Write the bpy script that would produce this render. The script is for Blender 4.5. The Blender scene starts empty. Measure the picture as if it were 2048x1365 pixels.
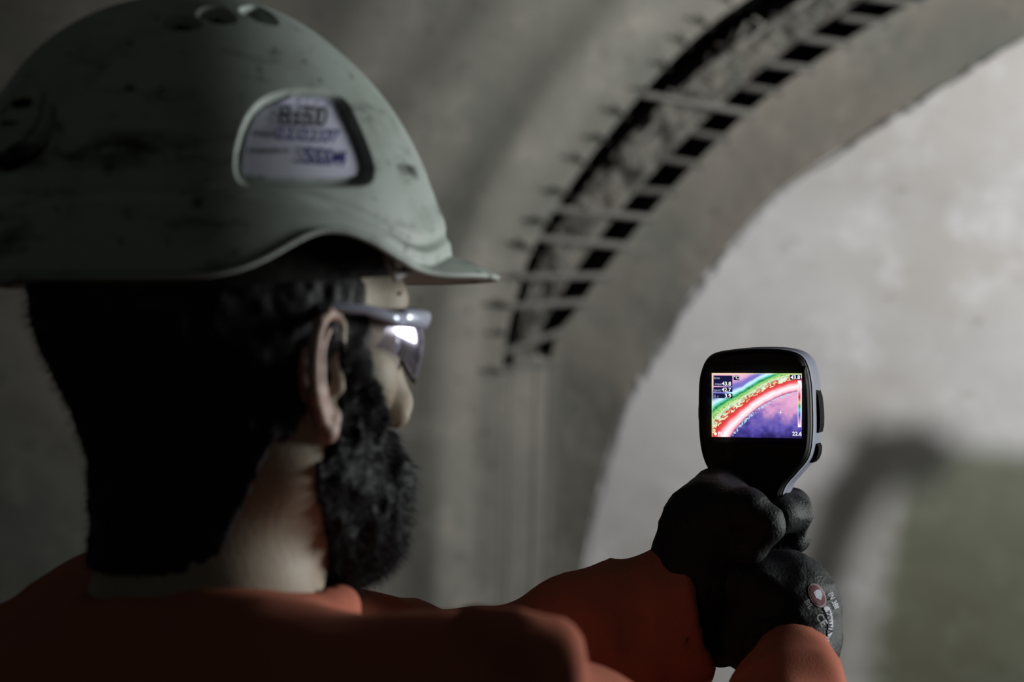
import bpy, bmesh, math, random
import numpy as np
from mathutils import Vector, Matrix
from mathutils.bvhtree import BVHTree

random.seed(7)
rng = np.random.default_rng(7)
C = bpy.context.scene.collection
sc = bpy.context.scene

# ------------------------------------------------------------------ camera, world, lights, exposure
FPX = 3740.0
CAMZ = 1.62
cam = bpy.data.cameras.new('camera')
cam.sensor_width = 36.0
cam.lens = FPX / 2048 * 36.0
cam.clip_start = 0.02
cam.dof.use_dof = True
cam.dof.focus_distance = 1.43
cam.dof.aperture_fstop = cam.lens / 12.5
co = bpy.data.objects.new('camera', cam)
C.objects.link(co)
co.location = (0, 0, CAMZ)
co.rotation_euler = (math.pi / 2, 0, 0)
sc.camera = co

sc.view_settings.view_transform = 'Standard'
sc.view_settings.look = 'None'
sc.view_settings.exposure = 0.0
sc.view_settings.gamma = 1.0
sc.view_settings.use_curve_mapping = False

w = bpy.data.worlds.new('tunnel_dark')
sc.world = w
w.use_nodes = True
w.node_tree.nodes['Background'].inputs['Color'].default_value = (0.95, 1.0, 0.9, 1)
w.node_tree.nodes['Background'].inputs['Strength'].default_value = 0.0155


def aim(o, target):
    d = Vector(target) - o.location
    o.rotation_euler = d.to_track_quat('-Z', 'Y').to_euler()


def spot(name, loc, target, power, size, blend, radius, col):
    l = bpy.data.lights.new(name, 'SPOT')
    l.energy = power
    l.spot_size = math.radians(size)
    l.spot_blend = blend
    l.shadow_soft_size = radius
    l.color = col
    o = bpy.data.objects.new(name, l)
    C.objects.link(o)
    o.location = loc
    aim(o, target)
    return o


def area(name, loc, target, power, sx, sy, col):
    l = bpy.data.lights.new(name, 'AREA')
    l.energy = power
    l.shape = 'RECTANGLE'
    l.size = sx
    l.size_y = sy
    l.color = col
    o = bpy.data.objects.new(name, l)
    C.objects.link(o)
    o.location = loc
    aim(o, target)
    return o


FLOOD = Vector((2.75, 2.6, 2.35))
spot('wall_floodlight', FLOOD, (1.42, 5.5, 2.05), 405, 78, 1.0, 0.15, (1.0, 0.975, 0.955))
spot('overhead_fill', (1.5, 3.0, 3.9), (1.0, 5.5, 1.75), 74, 88, 1.0, 0.30, (1.0, 0.99, 0.92))  # unseen fill lamp, added to lift the shadow on the wall
sl_ = area('side_floodlight', (2.35, 2.0, 1.70), (0.0, 1.2, 1.55), 14, 0.9, 0.7, (0.96, 1.0, 0.98))
sl_.data.spread = math.radians(95)


# ------------------------------------------------------------------ helpers
def W(px, py, Y):
    """a point of the place: the photograph's pixel at real depth Y (metres from the lens)"""
    return np.array([(px - 1024.0) / FPX * Y, Y, CAMZ - (py - 682.5) / FPX * Y])


def to_px(P):
    P = np.asarray(P, float)
    return np.stack([1024 + P[..., 0] / P[..., 1] * FPX, 682.5 - (P[..., 2] - CAMZ) / P[..., 1] * FPX], -1)


def lin(r, g, b):
    f = lambda c: (c / 255 / 12.92) if c / 255 <= 0.04045 else ((c / 255 + 0.055) / 1.055) ** 2.4
    return (f(r), f(g), f(b), 1.0)


def mesh_from(name, V, F, smooth=True):
    me = bpy.data.meshes.new(name)
    me.from_pydata([tuple(map(float, v)) for v in V], [], [tuple(map(int, f)) for f in F])
    me.update()
    if smooth:
        me.polygons.foreach_set('use_smooth', [True] * len(me.polygons))
    return me


def obj(name, me, mat=None, parent=None):
    o = bpy.data.objects.new(name, me)
    C.objects.link(o)
    if mat is not None and me is not None:
        for m in (mat if isinstance(mat, (list, tuple)) else [mat]):
            me.materials.append(m)
    if parent is not None:
        o.parent = parent
        o.matrix_parent_inverse = Matrix.Translation(-parent_origin(parent))
    return o


def parent_origin(p):
    v = Vector(p.location)
    while p.parent is not None:
        p = p.parent
    return Vector(p.location) if p is not None else v


def tag(o, label=None, cat=None, group=None, kind=None):
    if label: o['label'] = label
    if cat: o['category'] = cat
    if group: o['group'] = group
    if kind: o['kind'] = kind
    return o


def empty(name, loc):
    o = bpy.data.objects.new(name, None)
    o.empty_display_size = 0.1
    C.objects.link(o)
    o.location = loc
    return o


def child(name, V, F, mat, parent, smooth=True):
    """mesh given in world coordinates, stored relative to the top-level thing's origin"""
    top = parent
    while top.parent is not None:
        top = top.parent
    V = np.asarray(V, float) - np.array(top.location)
    me = mesh_from(name, V, F, smooth)
    o = bpy.data.objects.new(name, me)
    C.objects.link(o)
    if mat is not None:
        for m in (mat if isinstance(mat, (list, tuple)) else [mat]):
            me.materials.append(m)
    o.parent = parent
    return o


# ---- procedural materials
def mat(name, col, rough=0.7, spec=0.3, metal=0.0, noise=None, bump=None, coat=0.0):
    m = bpy.data.materials.new(name)
    m.use_nodes = True
    nt = m.node_tree
    b = nt.nodes['Principled BSDF']
    b.inputs['Base Color'].default_value = col
    b.inputs['Roughness'].default_value = rough
    b.inputs['Specular IOR Level'].default_value = spec
    b.inputs['Metallic'].default_value = metal
    b.inputs['Coat Weight'].default_value = coat
    tc = nt.nodes.new('ShaderNodeTexCoord')
    if noise:
        # noise: list of (scale, detail, lo, hi, colour, [stretch])
        prev = None
        for k, nz in enumerate(noise):
            scale, detail, lo, hi, c2 = nz[:5]
            n = nt.nodes.new('ShaderNodeTexNoise')
            n.inputs['Scale'].default_value = scale
            n.inputs['Detail'].default_value = detail
            n.inputs['Roughness'].default_value = 0.6
            if len(nz) > 5:
                mp = nt.nodes.new('ShaderNodeMapping')
                mp.inputs['Scale'].default_value = nz[5]
                nt.links.new(tc.outputs['Object'], mp.inputs['Vector'])
                nt.links.new(mp.outputs['Vector'], n.inputs['Vector'])
            else:
                nt.links.new(tc.outputs['Object'], n.inputs['Vector'])
            r = nt.nodes.new('ShaderNodeMapRange')
            r.inputs['From Min'].default_value = lo
            r.inputs['From Max'].default_value = hi
            nt.links.new(n.outputs['Fac'], r.inputs['Value'])
            mx = nt.nodes.new('ShaderNodeMix')
            mx.data_type = 'RGBA'
            nt.links.new(r.outputs['Result'], mx.inputs['Factor'])
            if prev is None:
                mx.inputs['A'].default_value = col
            else:
                nt.links.new(prev, mx.inputs['A'])
            mx.inputs['B'].default_value = c2
            prev = mx.outputs['Result']
        nt.links.new(prev, b.inputs['Base Color'])
    if bump:
        scale, strength, dist = bump
        n = nt.nodes.new('ShaderNodeTexNoise')
        n.inputs['Scale'].default_value = scale
        n.inputs['Detail'].default_value = 6
        nt.links.new(tc.outputs['Object'], n.inputs['Vector'])
        bp = nt.nodes.new('ShaderNodeBump')
        bp.inputs['Strength'].default_value = strength
        bp.inputs['Distance'].default_value = dist
        nt.links.new(n.outputs['Fac'], bp.inputs['Height'])
        nt.links.new(bp.outputs['Normal'], b.inputs['Normal'])
    return m


def g(v, t=(1.0, 1.0, 1.0)):
    return (v * t[0], v * t[1], v * t[2], 1.0)


WARM = (1.06, 1.0, 0.90)
GRN = (0.96, 1.03, 0.92)
M = {}
M['lining'] = mat('sprayed_concrete_lining', g(0.30, WARM), 0.9, 0.15,
                  noise=[(1.1, 6, 0.35, 0.65, g(0.23, GRN)), (5, 6, 0.52, 0.75, g(0.37, WARM)), (22, 5, 0.60, 0.72, g(0.15, WARM))],
                  bump=(12, 0.15, 0.02))
M['band'] = mat('ring_concrete', g(0.20, (1.08, 1.0, 0.88)), 0.9, 0.15,
                noise=[(2.0, 6, 0.4, 0.65, g(0.165, GRN)), (9, 6, 0.55, 0.75, g(0.25, WARM)), (26, 5, 0.62, 0.74, g(0.11, WARM))],
                bump=(14, 0.15, 0.02))
M['pale'] = mat('pale_plastered_concrete', g(0.50, (0.99, 0.995, 1.015)), 0.85, 0.2,
                noise=[(1.3, 5, 0.38, 0.65, g(0.40, (1.03, 1.0, 0.96))), (6, 6, 0.5, 0.72, g(0.58, (0.99, 1.0, 1.03))), (11, 6, 0.62, 0.76, g(0.28, WARM), (1, 1, 1.6))],
                bump=(9, 0.12, 0.02))
M['slot'] = mat('rough_broken_concrete', g(0.22, (1.05, 1.0, 0.9)), 0.95, 0.1,
                noise=[(14, 6, 0.45, 0.62, g(0.05, WARM)), (30, 5, 0.5, 0.7, g(0.25, GRN))], bump=(40, 0.9, 0.04))
M['void'] = mat('black_joint_channel', g(0.008), 0.95, 0.05)  # near-black colour on the channel walls and floor
M['rebar'] = mat('dusty_rebar', g(0.26, (1.0, 1.0, 0.93)), 0.85, 0.15, noise=[(40, 4, 0.5, 0.7, g(0.15, WARM))])
M['wire'] = mat('dark_tie_wire', g(0.05, WARM), 0.9, 0.1)
M['floor'] = mat('tunnel_floor', g(0.06, WARM), 0.9, 0.2, noise=[(3, 6, 0.4, 0.7, g(0.04, WARM))], bump=(12, 0.6, 0.03))
M['helmet'] = mat('pale_green_helmet_plastic', (0.50, 0.56, 0.52, 1), 0.5, 0.35,
                  noise=[(20, 6, 0.46, 0.74, (0.34, 0.37, 0.33, 1)), (80, 5, 0.61, 0.72, (0.07, 0.075, 0.065, 1)), (16, 7, 0.57, 0.70, (0.13, 0.14, 0.12, 1), (1, 1, 4))])


def grime_line(m, z0, half):
    nt = m.node_tree
    b = nt.nodes['Principled BSDF']
    src = b.inputs['Base Color'].links[0].from_socket
    tc = nt.nodes.new('ShaderNodeTexCoord'); sp_ = nt.nodes.new('ShaderNodeSeparateXYZ')
    nt.links.new(tc.outputs['Object'], sp_.inputs[0])
    d = nt.nodes.new('ShaderNodeMath'); d.operation = 'SUBTRACT'; d.inputs[1].default_value = z0
    nt.links.new(sp_.outputs['Z'], d.inputs[0])
    ab = nt.nodes.new('ShaderNodeMath'); ab.operation = 'ABSOLUTE'
    nt.links.new(d.outputs[0], ab.inputs[0])
    mr = nt.nodes.new('ShaderNodeMapRange')
    mr.inputs['From Min'].default_value = half; mr.inputs['From Max'].default_value = half * .3
    nt.links.new(ab.outputs[0], mr.inputs['Value'])
    mp = nt.nodes.new('ShaderNodeMapping'); mp.inputs['Scale'].default_value = (1, 1, 3)
    nz = nt.nodes.new('ShaderNodeTexNoise'); nz.inputs['Scale'].default_value = 30; nz.inputs['Detail'].default_value = 7
    nt.links.new(tc.outputs['Object'], mp.inputs[0]); nt.links.new(mp.outputs[0], nz.inputs['Vector'])
    m2 = nt.nodes.new('ShaderNodeMapRange'); m2.inputs['From Min'].default_value = .48; m2.inputs['From Max'].default_value = .62
    nt.links.new(nz.outputs['Fac'], m2.inputs['Value'])
    mu = nt.nodes.new('ShaderNodeMath'); mu.operation = 'MULTIPLY'
    nt.links.new(mr.outputs[0], mu.inputs[0]); nt.links.new(m2.outputs[0], mu.inputs[1])
    mx = nt.nodes.new('ShaderNodeMix'); mx.data_type = 'RGBA'
    nt.links.new(mu.outputs[0], mx.inputs['Factor']); nt.links.new(src, mx.inputs['A'])
    mx.inputs['B'].default_value = (.05, .055, .045, 1)
    nt.links.new(mx.outputs['Result'], b.inputs['Base Color'])


grime_line(M['helmet'], .064, .012)
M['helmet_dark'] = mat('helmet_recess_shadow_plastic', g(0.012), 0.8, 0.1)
M['label'] = mat('white_paper_label', (0.80, 0.80, 0.97, 1), 0.6, 0.2, noise=[(40, 4, 0.5, 0.8, (0.66, 0.68, 0.82, 1))])
M['ink'] = mat('black_print_ink', g(0.02), 0.7, 0.1)
M['blue_ink'] = mat('blue_pen_ink', (0.04, 0.04, 0.22, 1), 0.7, 0.1)
M['strap_white'] = mat('white_plastic_clip', g(0.6, (0.98, 1, 1)), 0.4, 0.4)
M['webbing'] = mat('dark_webbing', g(0.02), 0.9, 0.1, noise=[(120, 2, 0.4, 0.6, g(0.035))])
M['foam'] = mat('brown_foam_pad', (0.06, 0.045, 0.035, 1), 0.9, 0.1, noise=[(60, 3, 0.4, 0.7, (0.04, 0.03, 0.025, 1))])
M['skin'] = mat('skin', (0.41, 0.345, 0.265, 1), 0.55, 0.3, noise=[(30, 5, 0.45, 0.75, (0.36, 0.285, 0.22, 1))], bump=(260, 0.15, 0.002))
M['skin'].node_tree.nodes['Principled BSDF'].inputs['Subsurface Weight'].default_value = 0.04
M['skin'].node_tree.nodes['Principled BSDF'].inputs['Subsurface Radius'].default_value = (0.008, 0.003, 0.0015)
M['ear_skin'] = mat('pink_ear_skin', (0.44, 0.30, 0.255, 1), 0.5, 0.3, noise=[(40, 4, 0.45, 0.75, (0.38, 0.24, 0.20, 1))])
M['hair'] = mat('black_hair', (0.010, 0.009, 0.010, 1), 0.6, 0.2, noise=[(200, 3, 0.4, 0.7, (0.02, 0.018, 0.02, 1))])
M['beard'] = mat('black_beard_hair', (0.0055, 0.005, 0.007, 1), 0.6, 0.15, noise=[(160, 3, 0.4, 0.7, (0.010, 0.0095, 0.013, 1))])
M['eye'] = mat('eyeball', g(0.7), 0.15, 0.5)
M['iris'] = mat('dark_iris', (0.03, 0.015, 0.008, 1), 0.1, 0.5)
M['jacket'] = mat('orange_cotton', (0.56, 0.185, 0.12, 1), 0.9, 0.1, noise=[(7, 5, 0.4, 0.7, (0.47, 0.15, 0.10, 1)), (500, 2, 0.35, 0.65, (0.51, 0.165, 0.11, 1))], bump=(600, 0.3, 0.001))
M['trousers'] = mat('dark_work_trousers', (0.03, 0.035, 0.05, 1), 0.9, 0.1, noise=[(12, 5, 0.4, 0.7, (0.022, 0.025, 0.035, 1))])
M['boot'] = mat('black_boot_leather', g(0.02), 0.5, 0.3, noise=[(30, 4, 0.4, 0.7, g(0.04, WARM))])
M['glove'] = mat('black_coated_glove', (0.0085, 0.0085, 0.0105, 1), 0.6, 0.3, noise=[(180, 3, 0.4, 0.7, (0.014, 0.014, 0.018, 1))], bump=(420, 0.5, 0.002))
M['glove_print'] = mat('white_glove_print', (0.62, 0.62, 0.72, 1), 0.6, 0.2)
M['glove_badge'] = mat('pink_badge_print', (0.42, 0.30, 0.36, 1), 0.6, 0.2)
M['glove_badge_dark'] = mat('maroon_badge_print', (0.18, 0.05, 0.06, 1), 0.6, 0.2)
M['housing'] = mat('black_camera_rubber', g(0.006), 0.55, 0.25, bump=(500, 0.1, 0.0005))
M['rim'] = mat('grey_camera_housing', (0.27, 0.28, 0.36, 1), 0.6, 0.3, noise=[(60, 4, 0.45, 0.8, (0.23, 0.235, 0.30, 1))])
M['button'] = mat('black_button', g(0.002), 0.7, 0.05)
M['icon'] = mat('grey_printed_icon', g(0.05), 0.6, 0.2)
M['bezel'] = mat('screen_bezel_glass', g(0.003), 0.35, 0.2)
M['frame_silver'] = mat('silver_blue_frame', (0.52, 0.55, 0.68, 1), 0.25, 0.6, metal=0.2, noise=[(60, 2, 0.4, 0.8, (0.45, 0.47, 0.6, 1))])
M['frame_dark'] = mat('dark_frame', g(0.01), 0.4, 0.4)
M['caster_green'] = mat('green_caster_surface', (0.12, 0.16, 0.10, 1), 0.8, 0.2, noise=[(8, 4, 0.4, 0.7, (0.09, 0.12, 0.08, 1))])  # tube of the added out-of-view shadow caster
M['caster_dark'] = mat('dark_caster_surface', (0.10, 0.10, 0.09, 1), 0.6, 0.4, noise=[(14, 4, 0.5, 0.7, (0.07, 0.06, 0.05, 1))])  # knob and legs of the same added caster




def caster_sheer_mat():
    m = bpy.data.materials.new('sheer_green_caster'); m.use_nodes = True
    nt = m.node_tree
    b = nt.nodes['Principled BSDF']; b.inputs['Base Color'].default_value = (.12, .17, .10, 1); b.inputs['Roughness'].default_value = .9
    t = nt.nodes.new('ShaderNodeBsdfTransparent'); t.inputs['Color'].default_value = (.80, .84, .66, 1)  # see-through so the added box casts a paler, greenish shadow
    mx = nt.nodes.new('ShaderNodeMixShader'); mx.inputs[0].default_value = .45
    nt.links.new(t.outputs[0], mx.inputs[1]); nt.links.new(b.outputs[0], mx.inputs[2])
    nt.links.new(mx.outputs[0], nt.nodes['Material Output'].inputs['Surface'])
    return m


M['caster_sheer'] = caster_sheer_mat()

# ---- value noise
_perm = np.random.default_rng(3).random(65536).astype(np.float32)


def vnoise(P):
    P = np.asarray(P, np.float32)
    i = np.floor(P).astype(np.int64)
    f = P - i
    f = f * f * (3 - 2 * f)
    def h(dx, dy, dz):
        k = ((i[..., 0] + dx) * 73856093) ^ ((i[..., 1] + dy) * 19349663) ^ ((i[..., 2] + dz) * 83492791)
        k = (k ^ (k >> 13)) * 1274126177
        return _perm[(k ^ (k >> 16)) & 65535]
    r = 0
    for dx in (0, 1):
        wx = f[..., 0] if dx else 1 - f[..., 0]
        for dy in (0, 1):
            wy = f[..., 1] if dy else 1 - f[..., 1]
            for dz in (0, 1):
                wz = f[..., 2] if dz else 1 - f[..., 2]
                r = r + h(dx, dy, dz) * wx * wy * wz
    return r * 2 - 1


def fbm(P, oct=3):
    r, a = 0, 1.0
    P = np.asarray(P, np.float32)
    for k in range(oct):
        r = r + vnoise(P * (2 ** k) + 17.3 * k) * a
        a *= 0.5
    return r


# ---- distance-field modelling
def length(v):
    return np.sqrt((v * v).sum(-1))


def cone(P, a, b, ra, rb):
    a = np.asarray(a, np.float32); b = np.asarray(b, np.float32)
    ab = b - a
    t = np.clip(((P - a) @ ab) / max(float(ab @ ab), 1e-12), 0, 1)
    return length(P - (a + t[..., None] * ab)) - (ra + (rb - ra) * t)


def ball(P, c, r):
    return length(P - np.asarray(c, np.float32)) - r


def ell(P, c, r):
    q = (P - np.asarray(c, np.float32)) / np.asarray(r, np.float32)
    k0 = length(q)
    k1 = length(q / np.asarray(r, np.float32)) + 1e-9
    return k0 * (k0 - 1.0) / k1


def smin(a, b, k):
    h = np.clip(0.5 + 0.5 * (b - a) / k, 0, 1)
    return b + (a - b) * h - k * h * (1 - h)


def smax(a, b, k):
    return -smin(-a, -b, k)


def chain(P, pts, rads, k=0.006):
    d = None
    for i in range(len(pts) - 1):
        c = cone(P, pts[i], pts[i + 1], rads[i], rads[i + 1])
        d = c if d is None else smin(d, c, k)
    return d


def surface(f, lo, hi, h, margin=0.012):
    """surface nets over the zero level of f (two-level: only blocks near the surface are sampled finely)"""
    lo = np.asarray(lo, float); hi = np.asarray(hi, float)
    B = 4
    nb = np.ceil((hi - lo) / (h * B)).astype(int) + 1
    n = nb * B
    ax = [lo[k] + h * np.arange(n[k]) for k in range(3)]
    bx = [lo[k] + h * (B * np.arange(nb[k]) + (B - 1) / 2) for k in range(3)]
    G = np.stack(np.meshgrid(*bx, indexing='ij'), -1).astype(np.float32)
    fc = f(G.reshape(-1, 3)).reshape(nb)
    act = np.abs(fc) < h * B * 1.0 + margin
    F = np.repeat(np.repeat(np.repeat(fc, B, 0), B, 1), B, 2).astype(np.float32)
    am = np.repeat(np.repeat(np.repeat(act, B, 0), B, 1), B, 2)
    idx = np.argwhere(am)
    P = np.stack([ax[k][idx[:, k]] for k in range(3)], -1).astype(np.float32)
    F[idx[:, 0], idx[:, 1], idx[:, 2]] = f(P)
    # border outside
    for k in range(3):
        s = [slice(None)] * 3
        for e in (0, -1):
            s[k] = e
            F[tuple(s)] = np.maximum(F[tuple(s)], 1e-4)
    S = F < 0
    corners = [(0, 0, 0), (1, 0, 0), (0, 1, 0), (1, 1, 0), (0, 0, 1), (1, 0, 1), (0, 1, 1), (1, 1, 1)]
    m = n - 1
    cnt = np.zeros(m, np.int8)
    for c in corners:
        cnt += S[c[0]:c[0] + m[0], c[1]:c[1] + m[1], c[2]:c[2] + m[2]]
    cell = np.argwhere((cnt > 0) & (cnt < 8))
    vid = -np.ones(m, np.int64)
    vid[cell[:, 0], cell[:, 1], cell[:, 2]] = np.arange(len(cell))
    vals = [F[cell[:, 0] + c[0], cell[:, 1] + c[1], cell[:, 2] + c[2]] for c in corners]
    acc = np.zeros((len(cell), 3)); num = np.zeros(len(cell))
    for i in range(8):
        for j in range(i + 1, 8):
            ci, cj = np.array(corners[i]), np.array(corners[j])
            if np.abs(ci - cj).sum() != 1: continue
            a, b = vals[i], vals[j]
            x = (a < 0) != (b < 0)
            t = np.where(x, a / np.where(x, a - b, 1), 0)
            acc += x[:, None] * (ci + t[:, None] * (cj - ci)); num += x
    V = lo + h * (cell + acc / np.maximum(num, 1)[:, None])
    Q = []
    for k in range(3):
        u, v = (k + 1) % 3, (k + 2) % 3
        s0 = [slice(0, m[q]) for q in range(3)]
        s1 = list(s0); s0[k] = slice(0, m[k]); s1[k] = slice(1, m[k] + 1)
        s0[u] = s1[u] = slice(1, m[u]); s0[v] = s1[v] = slice(1, m[v])
        A, Bq = S[tuple(s0)], S[tuple(s1)]
        e = np.argwhere(A != Bq)
        inside = A[e[:, 0], e[:, 1], e[:, 2]]
        e = e.copy(); e[:, u] += 1; e[:, v] += 1
        def at(du, dv):
            q = e.copy(); q[:, u] += du; q[:, v] += dv
            return vid[q[:, 0], q[:, 1], q[:, 2]]
        q = np.stack([at(-1, -1), at(0, -1), at(0, 0), at(-1, 0)], -1)
        q[~inside] = q[~inside][:, ::-1]
        Q.append(q)
    Q = np.concatenate(Q)
    Q = Q[(Q >= 0).all(1)]
    return V, Q


def relax(V, Q, it=1, lam=0.5):
    for _ in range(it):
        s = np.zeros_like(V); c = np.zeros(len(V))
        for k in range(4):
            a, b = Q[:, k], Q[:, (k + 1) % 4]
            np.add.at(s, a, V[b]); np.add.at(c, a, 1)
            np.add.at(s, b, V[a]); np.add.at(c, b, 1)
        V = V + lam * (s / np.maximum(c, 1)[:, None] - V)
    return V


# ---- tubes and boxes
def tube(pts, rads, n=12, cap=True, flat=1.0):
    pts = [Vector(p) for p in pts]
    if not isinstance(rads, (list, tuple)): rads = [rads] * len(pts)
    V, F = [], []
    up = Vector((0.13, 0.31, 0.94)).normalized()
    for i, p in enumerate(pts):
        d = (pts[min(i + 1, len(pts) - 1)] - pts[max(i - 1, 0)]).normalized()
        s = d.cross(up)
        if s.length < 1e-4: s = d.orthogonal()
        s.normalize(); t = s.cross(d).normalized()
        for k in range(n):
            a = 2 * math.pi * k / n
            V.append(p + s * (math.cos(a) * rads[i] * flat) + t * (math.sin(a) * rads[i]))
    for i in range(len(pts) - 1):
        for k in range(n):
            F.append((i * n + k, i * n + (k + 1) % n, (i + 1) * n + (k + 1) % n, (i + 1) * n + k))
    if cap:
        F.append(tuple(range(n - 1, -1, -1)))
        F.append(tuple((len(pts) - 1) * n + k for k in range(n)))
    return [tuple(v) for v in V], F


def spline(rows, q):
    """natural-ish cubic (Catmull-Rom) through rows at real index q"""
    rows = np.asarray(rows, float); q = np.asarray(q, float)
    n = len(rows)
    i = np.clip(np.floor(q).astype(int), 0, n - 2)
    t = (q - i)[..., None]
    p1 = rows[i]; p2 = rows[i + 1]
    p0 = np.where((i > 0)[..., None], rows[np.maximum(i - 1, 0)], 2 * p1 - p2)
    p3 = np.where((i < n - 2)[..., None], rows[np.minimum(i + 2, n - 1)], 2 * p2 - p1)
    return 0.5 * (2 * p1 + (p2 - p0) * t + (2 * p0 - 5 * p1 + 4 * p2 - p3) * t ** 2 + (3 * p1 - p0 - 3 * p2 + p3) * t ** 3)


# ------------------------------------------------------------------ the tunnel
cL = [(-900, 1800), (-900, 1365), (-900, 1050), (-900, 760), (-890, 560), (-840, 300), (-760, 50), (-650, -150), (-500, -350), (-300, -500), (0, -650), (400, -800), (1100, -1000)]
cF = [(840, 1800), (850, 1365), (865, 1050), (905, 760), (935, 600), (985, 450), (1060, 300), (1140, 180), (1230, 70), (1330, -40), (1480, -160), (1700, -330), (2100, -600)]
cO = [(990, 1800), (1000, 1365), (1006, 1050), (1014, 745), (1040, 605), (1085, 485), (1165, 360), (1250, 255), (1345, 155), (1440, 72), (1560, -10), (1750, -140), (2150, -400)]
cI = [(1060, 1800), (1068, 1365), (1078, 1030), (1088, 712), (1137, 606), (1208, 502), (1304, 385), (1406, 277), (1514, 178), (1642, 83), (1780, -2), (1990, -100), (2400, -300)]
cE = [(1090, 1800), (1130, 1365), (1185, 1030), (1243, 825), (1300, 720), (1380, 590), (1460, 490), (1560, 382), (1712, 276), (1850, 190), (2000, 98), (2250, -20), (2700, -200)]
cR = [(3300, 1800), (3300, 1365), (3300, 1100), (3300, 900), (3300, 820), (3300, 740), (3300, 660), (3300, 580), (3300, 500), (3300, 420), (3300, 340), (3350, 240), (3500, 50)]
wO = [9, 9, 9, 9, 10, 12, 14, 18, 25, 30, 32, 36, 40]
wI = [15, 15, 15, 15, 21, 24, 25, 25, 25, 27, 28, 30, 34]
NR = 12
q = np.linspace(0, NR, 420)


def offset(c, wd, sgn):
    P = spline(c, q)
    T = np.gradient(P, axis=0)
    T /= length(T)[:, None]
    Nn = np.stack([-T[:, 1], T[:, 0]], -1)
    Nn *= np.sign(Nn[:, 0])[:, None]           # towards the right of the picture
    return P + sgn * Nn * spline(np.array(wd)[:, None], q)


YO = 5.5
gL, gF, gE, gR = (spline(c, q) for c in (cL, cF, cE, cR))
gO1, gO2, gI1, gI2 = offset(cO, wO, -1), offset(cO, wO, 1), offset(cI, wI, -1), offset(cI, wI, 1)
gE2 = gE + np.array([9.0, 5.0])


def P3(p2, Y):
    Y = np.broadcast_to(np.asarray(Y, float), p2.shape[:-1])
    return np.stack([(p2[..., 0] - 1024) / FPX * Y, Y, CAMZ - (p2[..., 1] - 682.5) / FPX * Y], -1)


def wall_noise(P, amp, sc_):
    return amp * fbm(np.stack([P[..., 0], P[..., 2], 0 * P[..., 0]], -1) * sc_ + 5, 4)


def strip(cols, res):
    """cols: list of world curves (n,3); res: subdivisions between them; returns verts grid"""
    out = []
    for i in range(len(cols) - 1):
        for k in range(res[i]):
            t = k / res[i]
            out.append(cols[i] * (1 - t) + cols[i + 1] * t)
    out.append(cols[-1])
    G = np.stack(out, 1)
    return G


def grid_faces(a, b):
    i = np.arange(a - 1)[:, None] * b + np.arange(b - 1)[None]
    return np.stack([i, i + 1, i + b + 1, i + b], -1).reshape(-1, 4)


def grid_obj(name, G, mt, kind='structure', lab=None, cat=None):
    a, b = G.shape[:2]
    F = grid_faces(a, b)[:, ::-1]
    me = mesh_from(name, G.reshape(-1, 3), F)
    o = obj(name, me, mt)
    tag(o, lab, cat, kind=kind)
    return o


# left lining: long swells that follow the joint
s_ = np.linspace(0, 1, 70)
G = np.stack([gL * (1 - t) + gF * t for t in s_] + [gF * (1 - t) + gO1 * t for t in np.linspace(0, 1, 22)[1:]], 1)
d_px = (gO1[:, None, 0] - G[..., 0])
edge = np.clip(d_px / 60.0, 0, 1)
swell = 0.045 * np.exp(-((d_px - 120) / 55) ** 2) - 0.010 * np.exp(-((d_px - 50) / 40) ** 2) \
    + 0.032 * np.exp(-((d_px - 330) / 70) ** 2) + 0.032 * np.exp(-((d_px - 560) / 80) ** 2) - 0.00009 * np.clip(d_px - 200, 0, 2000)
Yl = YO - swell * edge
P = P3(G, Yl)
Yl = Yl + wall_noise(P, 0.012, 3.0) * edge
lining = grid_obj('wall_left', P3(G, Yl), M['lining'], lab='grey sprayed concrete tunnel lining with long swells left of the rebar joint', cat='wall')

# the joint: two dark channels with a broken concrete strip between
openf = np.clip((q - 2.98) * 14, 0, 1)[:, None]
O1, O2, I1, I2 = (P3(gg, YO) for gg in (gO1, gO2, gI1, gI2))
dep = np.array([0, 0.24, 0])
O1d = O1 + dep * openf; O2d = O2 + dep * openf; I1d = I1 + dep * openf; I2d = I2 + dep * openf
mid = strip([O2, I1], [26])
tt = np.linspace(0, 1, mid.shape[1])[None, :]
rough = fbm(np.stack([mid[..., 0] * 14, mid[..., 2] * 14, 0 * tt + 0 * mid[..., 0]], -1), 4)
mid[..., 1] += openf * (0.012 + 0.022 * rough * np.sin(np.pi * np.clip(tt, 0, 1)) + 0.10 * np.clip((q[:, None] - 4.5) / 2.5, 0, 1) * np.clip(0.45 - tt, 0, 1) * np.clip(0.5 + 1.2 * rough, 0, 2))
groove = strip([O1, O1d, O2d], [4, 4])
g2 = strip([mid[:, -1], I1d, I2d, I2], [4, 4, 4])
cols = [groove[:, k] for k in range(groove.shape[1])] + [mid[:, k] for k in range(mid.shape[1])] + [g2[:, k] for k in range(1, g2.shape[1])]
G = np.stack(cols, 1)
joint = grid_obj('trim_1', G, [M['slot'], M['void'], M['lining']], lab='arched open joint with two black channels and exposed reinforcing bars', cat='joint')
b = G.shape[1]
rowi = np.repeat(np.arange(len(q) - 1), b - 1)
coli = np.tile(np.arange(b - 1), len(q) - 1)
ng, nm = groove.shape[1], mid.shape[1]
dark = (openf[rowi, 0] > 0.5) & ((coli < ng) | ((coli >= ng + nm - 1) & (coli < b - 4)) | (coli >= b - 4))
joint.data.polygons.foreach_set('material_index', np.where(openf[rowi, 0] < 0.5, 2, dark.astype(np.int32)).astype(np.int32))

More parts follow.
